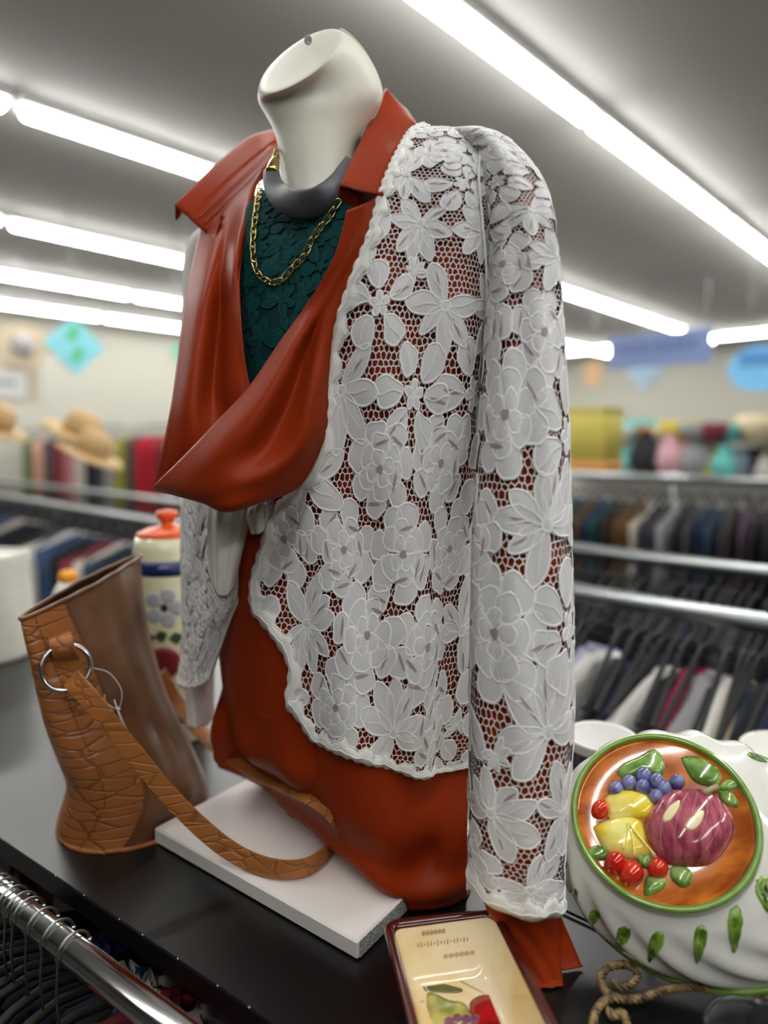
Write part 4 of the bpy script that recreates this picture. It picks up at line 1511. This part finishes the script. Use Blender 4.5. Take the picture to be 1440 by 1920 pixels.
patch('apple_highlight', Z([(690, 650), (745, 620), (735, 680), (690, 740), (650, 745), (655, 700)]), M['pale'], ap, on_ap, .0007, 4)
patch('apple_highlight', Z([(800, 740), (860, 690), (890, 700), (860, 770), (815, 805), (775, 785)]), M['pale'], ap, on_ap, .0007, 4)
mesh('apple_stem', tube([on_pl(*Z([(890, 575)])[0], .014), on_pl(*Z([(930, 540)])[0], .010), on_pl(*Z([(970, 510)])[0], .005)], [.0030, .0024, .0028], 8), M['stem'], ap)
for x, y, r_ in ((274, 637, 55), (366, 955, 69), (462, 1020, 76), (620, 990, 66)):
    patch('relief_cherry', Z([(x + r_ * math.cos(a), y + r_ * math.sin(a)) for a in np.linspace(0, 6.283, 13)[:-1]]), M['cherry'], mold, on_pl, .001, 6, .0105)
for pth in ([(410, 890), (440, 790), (435, 735)], [(480, 930), (470, 840), (440, 745)], [(600, 925), (520, 830), (440, 735)]):
    mesh('cherry_stem', tube([on_pl(*Z([q_])[0], .0085) for q_ in pth], .0009, 6, smooth_n=12), M['yellow'], mold)
# painted leaves round the skirt, found on the flutes
tt = np.linspace(0, 2 * math.pi, 1001)
lip = [[Cp - mn * h_ + (mu * RB[0] * math.cos(th) + mv * RB[1] * math.sin(th)) * r_ for th in tt[::8]] for h_, r_ in ((.0085, 1.045), (.006, 1.02), (.004, 1.035), (.002, 1.01))]
base_ = [[mring(t, th) for th in tt[::8]] for t in ts]
MG_ = np.array(base_ + lip)
MG_ = np.concatenate([MG_[i] + (MG_[i + 1] - MG_[i]) * f_ for i in range(len(MG_) - 1) for f_ in np.linspace(0, 1, 9)[:-1, None, None]]).reshape(-1, MG_.shape[1], 3)
MG_ = np.concatenate([MG_[:, :-1] * (1 - f_) + MG_[:, 1:] * f_ for f_ in np.linspace(0, 1, 9)[:-1]], axis=1).reshape(MG_.shape[0], 8, -1, 3).transpose(0, 2, 1, 3).reshape(MG_.shape[0], -1, 3)
MQ = proj(MG_)
MNn = normals(MG_)
MNn *= np.sign((MNn * (MG_ - (Cb + Cp) / 2)).sum(2))[..., None]


def on_mold(px, py, h):
    d = np.hypot(MQ[..., 0] - px, MQ[..., 1] - py)
    i, j = np.unravel_index(np.where(d < d.min() + 3.0, MG_[..., 1], 9.0).argmin(), d.shape)
    i, j = np.unravel_index((d + (MG_[..., 1] > MG_[i, j, 1] + .008) * 500).argmin(), d.shape)
    q_ = MG_[i, j]
    n_ = unit(MNn[i, j] * .3 + mn * .5 - mv * .3)
    return q_ + n_ * h


for x, y, L_, w_, a in ((62, 975, 60, 18, 100), (120, 1140, 75, 38, 75), (235, 1280, 100, 60, 110), (405, 1400, 145, 75, 112), (600, 1455, 195, 75, 112), (868, 1440, 235, 72, 98), (1080, 1350, 285, 82, 92), (1262, 1140, 220, 90, 80), (1215, 322, 130, 28, 25)):
    out = []
    ca, sa = math.cos(math.radians(a)), math.sin(math.radians(a))
    for k in range(14):
        t_ = 2 * math.pi * k / 14
        lx = L_ / 2 * math.cos(t_)
        lw = w_ / 2 * math.sin(t_) * (1.0 - .45 * math.cos(t_))
        out.append((x + lx * ca - lw * sa, y + lx * sa + lw * ca))
    patch('painted_leaf', Z(out), M['leafp'], mold, on_mold, .0009, 4)

# ================================================================ ROPE STAND, GLASS, MUG, JAR, SMALL WARES
stand = thing('rope_stand', 'twisted bronze rope metal stand curling under the fruit mould', 'stand')


def rope(path, r=.0022, pitch=.014, nn=None):
    seg = np.r_[0, np.cumsum(np.linalg.norm(np.diff(path, axis=0), axis=1))]
    nn = int(seg[-1] / .0015)
    p = cr(path, nn)
    p, fr = frames(p)
    s_ = np.r_[0, np.cumsum(np.linalg.norm(np.diff(p, axis=0), axis=1))]
    out = []
    for k in range(3):
        q_ = np.array([p[i] + r * .85 * (math.cos(s_[i] / pitch * 2 * math.pi + k * 2.094) * fr[i][1] + math.sin(s_[i] / pitch * 2 * math.pi + k * 2.094) * fr[i][2]) for i in range(len(p))])
        out.append(tube(q_, r * .8, 7))
    return join(*out)


zr = CT + .012
for pth in ([(1445, 1812), (1400, 1832), (1340, 1850), (1290, 1850), (1240, 1858), (1200, 1872), (1160, 1872), (1135, 1858), (1127, 1835), (1137, 1816), (1160, 1809), (1182, 1812), (1195, 1826), (1188, 1842), (1170, 1850), (1156, 1848), (1152, 1840)],
            [(1150, 1868), (1128, 1882), (1114, 1905), (1112, 1935)], [(1140, 1893), (1150, 1905), (1168, 1900), (1176, 1925)],
            [(1388, 1836), (1400, 1860), (1420, 1868), (1445, 1862)]):
    mesh('rope_scroll', rope(np.array([PZ(x, y, zr) for x, y in pth])), M['rope'], stand)
bp_ = [Cb - mv * .095 - mn * .004 + mu * x for x in (-.05, 0, .05)]
for x in (-.06, .07):
    f0 = Cb - mv * .04 - mn * .010 + mu * x
    mesh('stand_leg', rope(np.array([f0 + mv * .06, f0, np.array([f0[0], f0[1] - .01, zr + .01]), np.array([f0[0], f0[1] + .02, CT + .004])])), M['rope'], stand)
fz = Cb + mv * .02 - mn * .012
mesh('stand_prop', tube([fz, np.array([fz[0], fz[1] + .05, CT + .003])], .0025, 8), M['rope'], stand)
mesh('stand_wire', tube([PZ(1040, 1698, CT + .003), PZ(1120, 1735, CT + .003), PZ(1200, 1770, CT + .003)], .0015, 6), M['blackp'], stand)

gl = thing('glass_tumbler', 'clear glass tumbler cut off by the bottom right corner', 'glass')
gc = PZ(1420, 1940, CT + .075)
gc[2] = CT
gr_ = .031
mesh('glass_wall', lathe([(.0001, .0006), (gr_ * .8, .0006), (gr_ * .82, .002), (gr_, .074), (gr_ * 1.01, .0755), (gr_ * .96, .0755), (gr_ * .95, .072), (gr_ * .78, .006), (.0001, .005)], 48, gc), M['glass'], gl)

mug = thing('white_mug', 'white ceramic mug with dark navy print behind the fruit mould', 'mug')
mc = PZ(1128, 1380, CT + .098)
mc[2] = CT + .0006
mr = .0425
mesh('mug_body', lathe([(.0001, 0), (mr * .94, 0), (mr * .96, .004), (mr, .094), (mr * 1.02, .0975), (mr * .985, .099), (mr * .95, .0965), (mr * .93, .01), (.0001, .008)], 48, mc), M['paper'], mug)
vv = []
for i in range(9):
    vv.append([mc + V3((mr + .0008) * math.sin(a) * -1, -(mr + .0008) * math.cos(a), .012 + .074 * i / 8) for a in np.linspace(-1.2, 1.25, 24)])
pr_ = np.array(vv)
mesh('navy_print', (pr_.reshape(-1, 3), gridf(9, 24)), M['navy'], mug)
mesh('mug_handle', tube([mc + V3(-.028, .03, .08), mc + V3(-.05, .05, .078), mc + V3(-.058, .056, .05), mc + V3(-.048, .046, .022), mc + V3(-.028, .03, .02)], .004, 8, smooth_n=24), M['paper'], mug)

dsh = thing('white_bowl', 'white glazed bowl partly hidden behind the fruit mould at the right edge', 'bowl')
wc = PZ(1490, 1500, CT)
mesh('bowl_body', lathe([(.0001, 0), (.03, 0), (.032, .004), (.05, .03), (.066, .062), (.067, .064), (.063, .063), (.046, .03), (.0001, .008)], 48, wc), M['ceramic'], dsh)

jar = thing('ceramic_jar', 'tall cream ceramic jar with orange lid and navy bands behind the brown bag', 'jar')
jc = P(318, 1100, 1.02)
jc[2] = CT + .0006
JT = P(318, 975, 1.02)[2] - CT
jr_ = .052
def jb(name, z0, z1, m, k=1.0):
    mesh(name, lathe([(.0001, z0), (jr_ * k, z0), (jr_ * k, z1), (.0001, z1)], 40, jc), M[m], jar)
z = lambda py: P(318, py, 1.0)[2] - CT
mesh('jar_body', lathe([(.0001, 0), (jr_ * .98, 0), (jr_, .004), (jr_, z(1045)), (jr_ * .97, z(1030)), (jr_ * .92, z(1008)), (.0001, z(1008))], 40, jc), M['cream'], jar)
jb('navy_band', z(1075), z(1052), 'navyb', 1.012)
jb('pale_band', z(1052), z(1046), 'grey', 1.010)
jb('base_band', z(1345), z(1318), 'navyb', 1.012)
mesh('jar_lid', lathe([(.0001, z(1008)), (jr_ * .9, z(1008)), (jr_ * .86, z(1001)), (jr_ * .5, z(992)), (jr_ * .2, z(988)), (jr_ * .16, z(982)), (jr_ * .34, z(972)), (jr_ * .3, z(962)), (.0001, z(958))], 32, jc), M['orangeb'], jar)


def on_jar(px, py, h):
    r = ray(px, py)
    o = V3(0, 0, CAMZ)
    R_ = jr_ * 1.003 + h
    a = r[0] ** 2 + r[1] ** 2
    b = -2 * (r[0] * jc[0] + r[1] * jc[1])
    c = jc[0] ** 2 + jc[1] ** 2 - R_ ** 2
    D = max(0, b * b - 4 * a * c)
    return o + r * ((-b - math.sqrt(D)) / 2 / a)


patch('painted_apple', [(276, 1240), (290, 1218), (312, 1214), (332, 1222), (338, 1245), (326, 1268), (300, 1274), (284, 1262)], M['jarred'], jar, on_jar, .0006)
for k in range(5):
    a = k * 1.257
    patch('painted_petal', [(308 + 24 * math.cos(a) + 15 * math.cos(b), 1140 + 24 * math.sin(a) + 14 * math.sin(b)) for b in np.linspace(0, 6.28, 9)[:-1]], M['grey'], jar, on_jar, .0006)
patch('painted_flower_centre', [(308 + 8 * math.cos(b), 1140 + 8 * math.sin(b)) for b in np.linspace(0, 6.28, 9)[:-1]], M['navyb'], jar, on_jar, .0010)
for x, y in ((276, 1200), (300, 1195), (328, 1198)):
    patch('painted_leaf', [(x - 12, y), (x, y - 12), (x + 14, y - 6), (x + 4, y + 10)], M['dgreen'], jar, on_jar, .0008)

# white textured basket at the left edge
wb = thing('knitted_basket', 'white textured basket cut off by the left edge on the black counter', 'basket')
wcn = P(-30, 1190, 1.42)
wcn[2] = CT + .0006
bh = .215
rings = []
for k in range(22):
    zz = bh * k / 21
    rings.append([wcn + V3((.098 + .004 * math.sin(k * 2.9) - .012 * k / 21) * np.sign(math.cos(a)) * abs(math.cos(a)) ** .6, .08 * np.sign(math.sin(a)) * abs(math.sin(a)) ** .6 * (1 + .02 * math.sin(k * 2.9)), zz) for a in np.linspace(0, 2 * math.pi, 49)[:-1]])
mesh('basket_wall', loft(rings, True, True), M['woolw'], wb)
rimb = [np.array(rings[-1][i % 48]) + V3(0, 0, .002) for i in range(49)]
mesh('basket_rim', tube(rimb, .006, 8, False), M['woolw'], wb)

sh = thing('ceramic_shaker', 'small white ceramic shaker with orange yellow top behind the bag rim', 'shaker')
sc2 = P(128, 1100, 1.30)
sc2[2] = CT + .0006
hS = P(128, 1092, 1.30)[2] - CT
mesh('shaker_body', lathe([(.0001, 0), (.034, 0), (.038, .02), (.036, hS * .6), (.028, hS * .9), (.018, hS), (.0001, hS)], 28, sc2), M['ceramic'], sh)
mesh('shaker_top', lathe([(.0001, hS), (.015, hS), (.019, hS + .010), (.014, hS + .022), (.0001, hS + .026)], 24, sc2), mat('amber_top', rgb(245, 160, 20), .3), sh)

# ================================================================ STORE BACKGROUND
RAILZ = CAMZ - .31
pr1, pr2 = PZ(500, 962, RAILZ), PZ(500, 1014, RAILZ)
s1, s2 = pr1 @ D1, pr2 @ D1


def rack(al, o0, o1, zr_, label, double=None):
    t = thing('garment_rack', label, 'rack', 'chrome garment racks behind the counter')
    mesh('rack_rail', tube([S(al, o0, zr_), S(al, o1, zr_)], .019, 12), M['wire'], t)
    for o in (o0, (o0 + o1) / 2, o1):
        mesh('rack_post', tube([S(al, o, .02), S(al, o, zr_ + .0)], .0145, 10), M['wire'], t)
        mesh('rack_foot', box(S(al, o, .0125), (.14, .06, .025), AX), M['chrome'], t, False)
        mesh('post_cap', lathe([(.0001, -.012), (.019, -.012), (.019, .016), (.012, .024), (.0001, .024)], 14, S(al, o, zr_)), M['chrome'], t)
    return t


rack(s2, -6.4, 1.9, RAILZ, 'nearer of the two parallel chrome garment rails behind the counter')
rack(s1, -8.0, 2.6, RAILZ, 'farther of the two parallel chrome garment rails behind the counter')

hgm = bpy.data.meshes.new('hanger_body')
v, f = hanger_mesh(.40, .10)
hgm.from_pydata([tuple(x) for x in v], [], f)
hgm.materials.append(M['blackp'])
hkm = bpy.data.meshes.new('wire_hook')
v, f = tube([(0, .017 * math.cos(a), .055 + .017 * math.sin(a)) for a in np.linspace(-.6, 3.14, 10)] + [(0, -.01, .025), (0, 0, 0)], .0018, 6)
hkm.from_pydata([tuple(x) for x in v], [], f)
hkm.materials.append(M['wire'])
gms = {}


def garment(al, off, zr_, col, label, group=None, h=.75, w=.42, seed=0, kind='hanging_shirt', tw=0.0, hang=True):
    key = (round(h, 2), seed % 4, col)
    if key not in gms:
        me = bpy.data.meshes.new('cloth_body')
        v, f = garment_mesh(w, h, .032, seed % 4)
        me.from_pydata([tuple(x) for x in v], [], f)
        me.polygons.foreach_set('use_smooth', [True] * len(me.polygons))
        me.materials.append(cloth(*col))
        gms[key] = me
    p = S(al, off, zr_ - .057)
    rz = math.pi / 2 - math.radians(43.4) + tw
    t = thing(kind, label, 'clothing', group, p, rz)
    o = bpy.data.objects.new('cloth_body', gms[key]); COL.objects.link(o); o.parent = t; o.location = (0, 0, -.055)
    if hang:
        o = bpy.data.objects.new('hanger_body', hgm); COL.objects.link(o); o.parent = t
        o = bpy.data.objects.new('wire_hook', hkm); COL.objects.link(o); o.parent = t
    return t


NAMES = {(176, 172, 206): 'lavender', (222, 220, 214): 'white', (20, 20, 24): 'black', (22, 28, 56): 'navy', (160, 18, 76): 'magenta', (150, 150, 152): 'mid grey', (186, 168, 138): 'tan', (44, 62, 78): 'slate blue', (60, 84, 120): 'denim blue', (46, 34, 30): 'dark brown', (16, 70, 74): 'deep teal', (110, 84, 48): 'camel brown', (30, 50, 84): 'indigo', (66, 66, 70): 'charcoal', (170, 20, 40): 'bright red', (150, 146, 50): 'olive yellow', (170, 110, 116): 'dusty rose', (120, 40, 50): 'wine red', (196, 190, 176): 'ivory', (86, 100, 60): 'moss green', (196, 150, 130): 'peach', (90, 70, 90): 'plum grey'}
C_ = {v_: k_ for k_, v_ in NAMES.items()}


def row(al, offs, zr_, cols, where, h=.75, seed=0, kind='hanging_shirt'):
    labs = ['%s garment hanging %s' % (c, where) for c in cols]
    for i, (o, c) in enumerate(zip(offs, cols)):
        r = random.Random(seed * 100 + i)
        garment(al, o + r.uniform(-.01, .01), zr_, C_[c], labs[i], ('%s garments %s' % (c, where)) if cols.count(c) > 1 else None, h=h * r.choice([.92, 1.0, 1.06]), seed=seed + i, kind=kind, tw=r.uniform(-.12, .12))


def off_at(px, py, al, zr_):     # offset along the rack seen under a pixel column
    r = ray(px, py)
    t = al / (r @ D1)
    return (r * t) @ NN


nearc = ['black', 'lavender', 'white', 'black', 'navy', 'black', 'white', 'black', 'magenta', 'mid grey', 'white', 'tan', 'slate blue', 'black', 'navy', 'black']
oo = [off_at(x, 1250, s2, RAILZ) for x in (1062, 1094, 1122, 1156, 1186, 1216, 1246, 1272, 1294, 1326, 1356, 1386, 1412, 1440, 1474, 1510)]
row(s2, oo, RAILZ, nearc, 'on near rail right of sleeve', .8, 1)
lefc = ['black', 'dark brown', 'black', 'denim blue', 'ivory', 'navy', 'black', 'charcoal', 'white', 'denim blue', 'black', 'wine red', 'ivory', 'slate blue', 'black', 'navy', 'mid grey', 'black', 'denim blue', 'ivory', 'black']
oo = [off_at(x, 1040, s2, RAILZ) for x in np.linspace(-60, 420, len(lefc))]
row(s2, oo, RAILZ, lefc, 'on near rail left of form', .8, 2)
oo = np.linspace(off_at(1050, 1040, s1, RAILZ), off_at(1520, 1040, s1, RAILZ), 26)
row(s1, oo, RAILZ, [['black', 'black', 'charcoal', 'black', 'navy', 'black'][i % 6] for i in range(26)], 'on far rail right of sleeve', .8, 3)
oo = np.linspace(off_at(-60, 930, s1, RAILZ), off_at(380, 930, s1, RAILZ), 24)
row(s1, oo, RAILZ, [['black', 'charcoal', 'black', 'black', 'navy', 'black'][i % 6] for i in range(24)], 'on far rail left of form', .8, 4)
# third rack, right: coats standing above the twin rails
r3z = CAMZ - .16
s3 = PZ(1200, 895, r3z) @ D1
cols3 = ['deep teal', 'indigo', 'deep teal', 'camel brown', 'indigo', 'deep teal', 'dark brown', 'camel brown', 'camel brown', 'ivory', 'navy', 'charcoal', 'mid grey', 'black', 'charcoal', 'indigo', 'slate blue', 'charcoal', 'dark brown', 'plum grey', 'black', 'dark brown', 'black', 'dark brown']
rack(s3, off_at(1020, 890, s3, r3z), off_at(1600, 890, s3, r3z), r3z, 'chrome rack carrying dark coats at right behind the twin rails')
oo = [off_at(x, 900, s3, r3z) for x in np.linspace(1060, 1480, len(cols3))]
row(s3, oo, r3z, cols3, 'on the right coat rack', 1.0, 5, 'hanging_coat')
# far rack, left
r4z = CAMZ + .20
s4 = 3.9
rack(s4, off_at(-80, 800, s4, r4z), off_at(420, 800, s4, r4z), r4z, 'tall chrome rack of coloured garments at left under the wall signs')
cols4 = ['camel brown', 'tan', 'dark brown', 'mid grey', 'plum grey', 'moss green', 'peach', 'charcoal', 'wine red', 'dusty rose', 'ivory', 'black', 'charcoal', 'mid grey', 'olive yellow', 'charcoal', 'bright red', 'bright red', 'wine red', 'dusty rose', 'black', 'wine red', 'charcoal']
oo = [off_at(x, 830, s4, r4z) for x in np.linspace(-30, 400, len(cols4))]
for i, (o, c) in enumerate(zip(oo, cols4)):
    low = 4 <= i <= 13
    zz = r4z - (.22 if low else 0)
    if low:
        zz = r4z
    garment(s4, o, zz, C_[c], '%s garment hanging on the tall rack at left' % c, ('%s garments on the tall rack at left' % c) if cols4.count(c) > 1 else None, h=1.0, seed=i, tw=rnd.uniform(-.1, .1))

# straw hats on top of the tall rack
for px, py, d, rr in ((150, 815, 3.2, .17), (170, 850, 3.1, .15), (-8, 800, 3.3, .15)):
    c = P(px, py, d)
    ax_ = np.array([unit(V3(1, .2, -.5)), unit(V3(-.1, 1, .1)), unit(np.cross(unit(V3(1, .2, -.5)), unit(V3(-.1, 1, .1))))])
    ht = thing('straw_hat', {150: 'upper wide brim straw hat hung on the left rack', 170: 'lower wide brim straw hat hung on the left rack', -8: 'tan straw hat cut off by the left edge'}[px], 'hat')
    mesh('brim', lathe([(.05, .0), (rr, -.008), (rr, -.002), (.05, .006)], 32, c, ax_), mat('straw_%d' % abs(px), rgb(206, 176, 130), .8, noise=.15), ht)
    mesh('crown', lathe([(rr * .52, 0), (rr * .5, .06), (rr * .4, .10), (rr * .15, .115), (.0001, .11)], 28, c, ax_), mat('straw_c%d' % abs(px), rgb(196, 164, 118), .8, noise=.15), ht)

# gondola shelf with wares at right
s5 = 6.2
sz = CAMZ - .10
o_a, o_b = off_at(1040, 860, s5, sz), off_at(1560, 860, s5, sz)
gd = thing('gondola_shelf', 'grey metal gondola shelf full of colourful wares at right', 'shelf')
om = (o_a + o_b) / 2
mesh('shelf_board', box(S(s5 + .25, om, sz - .23), (.5, o_b - o_a, .03), AX), M['lampbody'], gd, False)
mesh('shelf_board', box(S(s5 + .3, om, sz + .08), (.4, o_b - o_a, .03), AX), M['lampbody'], gd, False)
mesh('back_panel', box(S(s5 + .52, om, (sz + .1) / 2), (.03, o_b - o_a, sz + .1), AX), M['lampbody'], gd, False)
mesh('base_deck', box(S(s5 + .2, om, .12), (.6, o_b - o_a, .24), AX), M['lampbody'], gd, False)
wares = [('yellow', (214, 196, 70)), ('aqua', (110, 200, 196)), ('tan', (200, 178, 110)), ('orange', (226, 140, 60)), ('grey', (150, 152, 156)), ('maroon', (130, 50, 66)), ('white', (225, 224, 222)), ('pink', (214, 168, 178)), ('brown', (110, 80, 60)), ('blue grey', (120, 136, 150)), ('black', (40, 40, 44)), ('cream', (226, 212, 176))]
shapes = ['vase', 'box', 'bottle', 'bowl']
used_ = {}


def ware(p, sh_, cn, cc, sc_, where):
    key = cn + sh_ + where
    base = '%s %s standing on the %s' % (cn, sh_, where)
    used_.setdefault(base, []).append(1)
    t = thing(sh_ if sh_ != 'box' else 'gift_box', base, sh_, '%s %ss on the %s' % (cn, sh_, where), p)
    if sh_ == 'vase':
        vf = lathe([(.0001, 0), (.05, 0), (.085, .07), (.07, .14), (.035, .19), (.045, .22), (.0001, .215)], 20)
    elif sh_ == 'bottle':
        vf = lathe([(.0001, 0), (.05, 0), (.052, .13), (.02, .18), (.02, .23), (.0001, .235)], 18)
    elif sh_ == 'bowl':
        vf = lathe([(.0001, 0), (.05, 0), (.1, .06), (.12, .12), (.11, .12), (.08, .05), (.0001, .02)], 22)
    else:
        vf = box((0, 0, .1), (.16, .14, .2), None, .01)
    o = mesh(sh_ + '_body', (np.asarray(vf[0]) * sc_, vf[1]), cloth(*cc), t)
    if sh_ in ('bottle', 'vase'):
        zt = {'bottle': .235, 'vase': .216}[sh_]
        mesh('stopper', (np.asarray(lathe([(.0001, 0), (.022, 0), (.022, .02), (.0001, .024)], 12, (0, 0, zt))[0]) * sc_, lathe([(.0001, 0), (.022, 0), (.022, .02), (.0001, .024)], 12)[1]), cloth(90, 80, 70), t)
    elif sh_ == 'box':
        mesh('box_lid', (np.asarray(box((0, 0, .207), (.168, .148, .03), None, .006)[0]) * sc_, box((0, 0, 0), (1, 1, 1), None, .1)[1]), cloth(200, 196, 186), t)


k = 0
for lvl, wh, npc in ((sz - .214, 'middle gondola shelf', 17), (sz + .096, 'top gondola shelf', 15)):
    for i in range(npc):
        px = 1075 + i * (400 / npc)
        if lvl > sz and i in (2, 3, 6):
            pass
        o = off_at(px, 860, s5 + .12, sz)
        cn, cc = wares[(k * 5 + (i * 3) % 7) % 12]
        if i <= 1:
            cn, cc = wares[0] if lvl < sz or i == 0 else wares[2]
        if i == 4 and lvl < sz + 1:
            cn, cc = wares[1]
        ware(S(s5 + .16 + rnd.uniform(-.08, .12), o + rnd.uniform(-.05, .05), lvl), shapes[(k * 7 + i) % 4], cn, cc, rnd.uniform(1.1, 2.0), wh)
        k += 1

yb = thing('storage_crate', 'large yellow crate with orange base at the left end of the gondola', 'crate')
cy = P(1104, 885, 5.6)
mesh('crate_body', box(cy + UP * .30, (.36, .42, .42), AX, .015), mat('crate_yellow', rgb(196, 184, 84), .6, noise=.1), yb)
mesh('crate_base', box(cy + UP * .05, (.37, .43, .09), AX, .01), mat('crate_orange', rgb(214, 150, 80), .6), yb)
mesh('crate_lid', box(cy + UP * .52, (.38, .44, .03), AX, .008), mat('crate_lid', rgb(206, 198, 130), .6), yb)
# signs
D1_0, NN_0 = D1.copy(), NN.copy()
def sign(px, py, al, w, h, m, name, label, shape='rect', left=False):
    global D1, NN, AX
    r = ray(px, py)
    if left:                      # hangs parallel to the left wall
        D1, NN = D1_0 * 0 - NN_0, D1_0
        t = al
    else:
        D1, NN = D1_0, NN_0
        t = al / (r @ D1)
    AX = np.array([D1, NN, UP])
    p = V3(0, 0, CAMZ) + r * t
    th_ = thing(name, label, 'sign', loc=(0, 0, 0))
    n_ = -D1
    uu = NN
    if shape == 'rect':
        vf = box(p, (.02, w, h), AX)
    elif shape == 'diamond':
        o = np.array([[0, h / 2], [w / 2, 0], [0, -h / 2], [-w / 2, 0]])
        vf = loft([[p + D1 * d_ + uu * x + UP * y for x, y in o] for d_ in (-.01, .01)], True, True)
    else:
        vf = loft([[p + D1 * d_ + uu * w / 2 * math.cos(a) + UP * h / 2 * math.sin(a) for a in np.linspace(0, 2 * math.pi, 33)[:-1]] for d_ in (-.015, .015)], True, True)
    mesh('sign_board', vf, m, th_, False)
    return th_, p


def wires(t, p, w, zt):
    for s_ in (-w, w):
        q = p + NN * s_
        mesh('hanging_wire', tube([q, V3(q[0], q[1], CEIL)], .003, 5), M['wire'], t)


t, p = sign(1233, 655, 7.5, 1.12, .36, mat('banner_blue', rgb(112, 130, 176), .6, noise=.08, nscale=2), 'hanging_banner', 'blue banner hanging below the lights at right above the gondola')
# pale word shapes, unreadable at this distance
for i, (a, b) in enumerate(((-.40, .10), (-.27, .08), (-.15, .09), (.02, .09), (.13, .08), (.25, .1), (.37, .08))):
    mesh('banner_letter', box(p - D1 * .013 + NN * a + UP * .03, (.006, b, .10), AX), mat('letter_blue', rgb(88, 104, 150), .6), t, False)
wires(t, p, .5, 0)
t, p = sign(1208, 700, 8.2, .5, .42, mat('pale_blue', rgb(178, 206, 222), .6), 'diamond_sign', 'pale blue diamond sign hanging behind the blue banner', 'diamond')
wires(t, p, .02, 0)
t, p = sign(1425, 690, 7.0, .55, .42, mat('sky_blue', rgb(120, 190, 240), .6), 'oval_sign', 'bright sky blue oval sign at the right edge', 'round')
mesh('sign_band', box(p - D1 * .02 + UP * .09, (.01, .36, .13), AX), mat('mid_blue', rgb(74, 134, 196), .6), t, False)
wires(t, p, .1, 0)
t, p = sign(140, 648, 5.6, .50, .48, mat('aqua_sign', rgb(140, 216, 228), .6), 'diamond_sign', 'aqua and green diamond sign hanging at left under the tube rows', 'diamond', True)
for a, b in ((-.0, .12), (.03, -.05), (-.03, .07), (.0, -.1)):
    mesh('green_leaf_print', lathe([(.0001, 0), (.042, 0), (.042, .003), (.0001, .003)], 14, p - D1 * .0135 + NN * a + UP * b, np.array([NN, UP, -D1])), mat('mint', rgb(96, 200, 140), .6), t, False)
wires(t, p, .01, 0)
t, p = sign(334, 660, 6.2, .16, .16, mat('mint2', rgb(110, 205, 160), .6), 'diamond_sign', 'small green diamond sign just left of the rust drape', 'diamond', True)
wires(t, p, .01, 0)
t, p = sign(42, 648, 6.4, .46, .42, mat('tan_clock', rgb(206, 190, 160), .7), 'wall_clock', 'round tan clock hanging at left beside the aqua diamond', 'round', True)
t['category'] = 'clock'
mesh('clock_face', lathe([(.0001, 0), (.11, 0), (.11, .01), (.0001, .01)], 28, p - D1 * .017, np.array([NN, UP, -D1])), mat('face_grey', rgb(176, 170, 168), .5), t)
for a, l_ in ((.6, .05), (2.2, .075)):
    mesh('clock_hand', tube([p - D1 * .03, p - D1 * .03 + (NN * math.cos(a) + UP * math.sin(a)) * l_], .004, 6), M['blackp'], t)
wires(t, p, .02, 0)
t, p = sign(22, 720, 6.4, .50, .36, mat('frame_tan', rgb(208, 198, 176), .7), 'framed_sign', 'tan framed white sign with dark lettering below the round clock', 'rect', True)
mesh('sign_panel', box(p - D1 * .014 - NN * .05, (.008, .34, .26), AX), M['paper'], t, False)
mesh('sign_lettering', box(p - D1 * .020 - NN * .08 + UP * .01, (.004, .22, .05), AX), M['grey'], t, False)
wires(t, p, .2, 0)
# wooden figure shape and teddy like plush left of the banner
t, p = sign(1112, 700, 7.2, .22, .30, mat('plush_tan', rgb(214, 178, 140), .9, noise=.1), 'hanging_plush', 'peach teddy like plush hanging beside the blue banner', 'round')
t['category'] = 'basket'
wires(t, p, .02, 0)
# small tan stand at extreme right dark coat
# ================================================================ FINISH: put each origin at its thing's base
bpy.context.view_layer.update()
ORD = 'first second third fourth fifth sixth seventh eighth ninth tenth eleventh twelfth thirteenth fourteenth fifteenth sixteenth seventeenth eighteenth nineteenth twentieth'.split()
same = {}
for o in COL.objects:
    if o.parent is None and 'label' in o:
        same.setdefault(o['label'], []).append(o)
for lb, os_ in same.items():
    if len(os_) > 1:
        os_.sort(key=lambda o: float(proj(np.array(o.location))[0]))
        for i, o in enumerate(os_):
            o['label'] = '%s, %s such from left' % (lb, ORD[i])


def kids(o):
    out = []
    for c in o.children:
        out.append(c)
        out += kids(c)
    return out


for o in list(COL.objects):
    if o.parent is None and o.type == 'EMPTY' and tuple(round(x, 6) for x in o.location) == (0, 0, 0):
        pts = []
        for c in kids(o):
            if c.type == 'MESH':
                pts += [c.matrix_world @ Vector(b) for b in c.bound_box]
        if not pts:
            continue
        a = np.array([tuple(p) for p in pts])
        base = (a.min(0) + a.max(0)) / 2
        base[2] = a[:, 2].min()
        o.location = tuple(base)
        for c in o.children:
            c.location = tuple(np.array(c.location) - base)
    elif o.parent is None and o.type == 'MESH' and o.data.users == 1 and 'kind' not in o:
        a = np.array([tuple(b) for b in o.bound_box])
        base = (a.min(0) + a.max(0)) / 2
        base[2] = a[:, 2].max()
        from mathutils import Matrix as _M
        o.data.transform(_M.Translation(tuple(-base)))
        o.location = tuple(base)
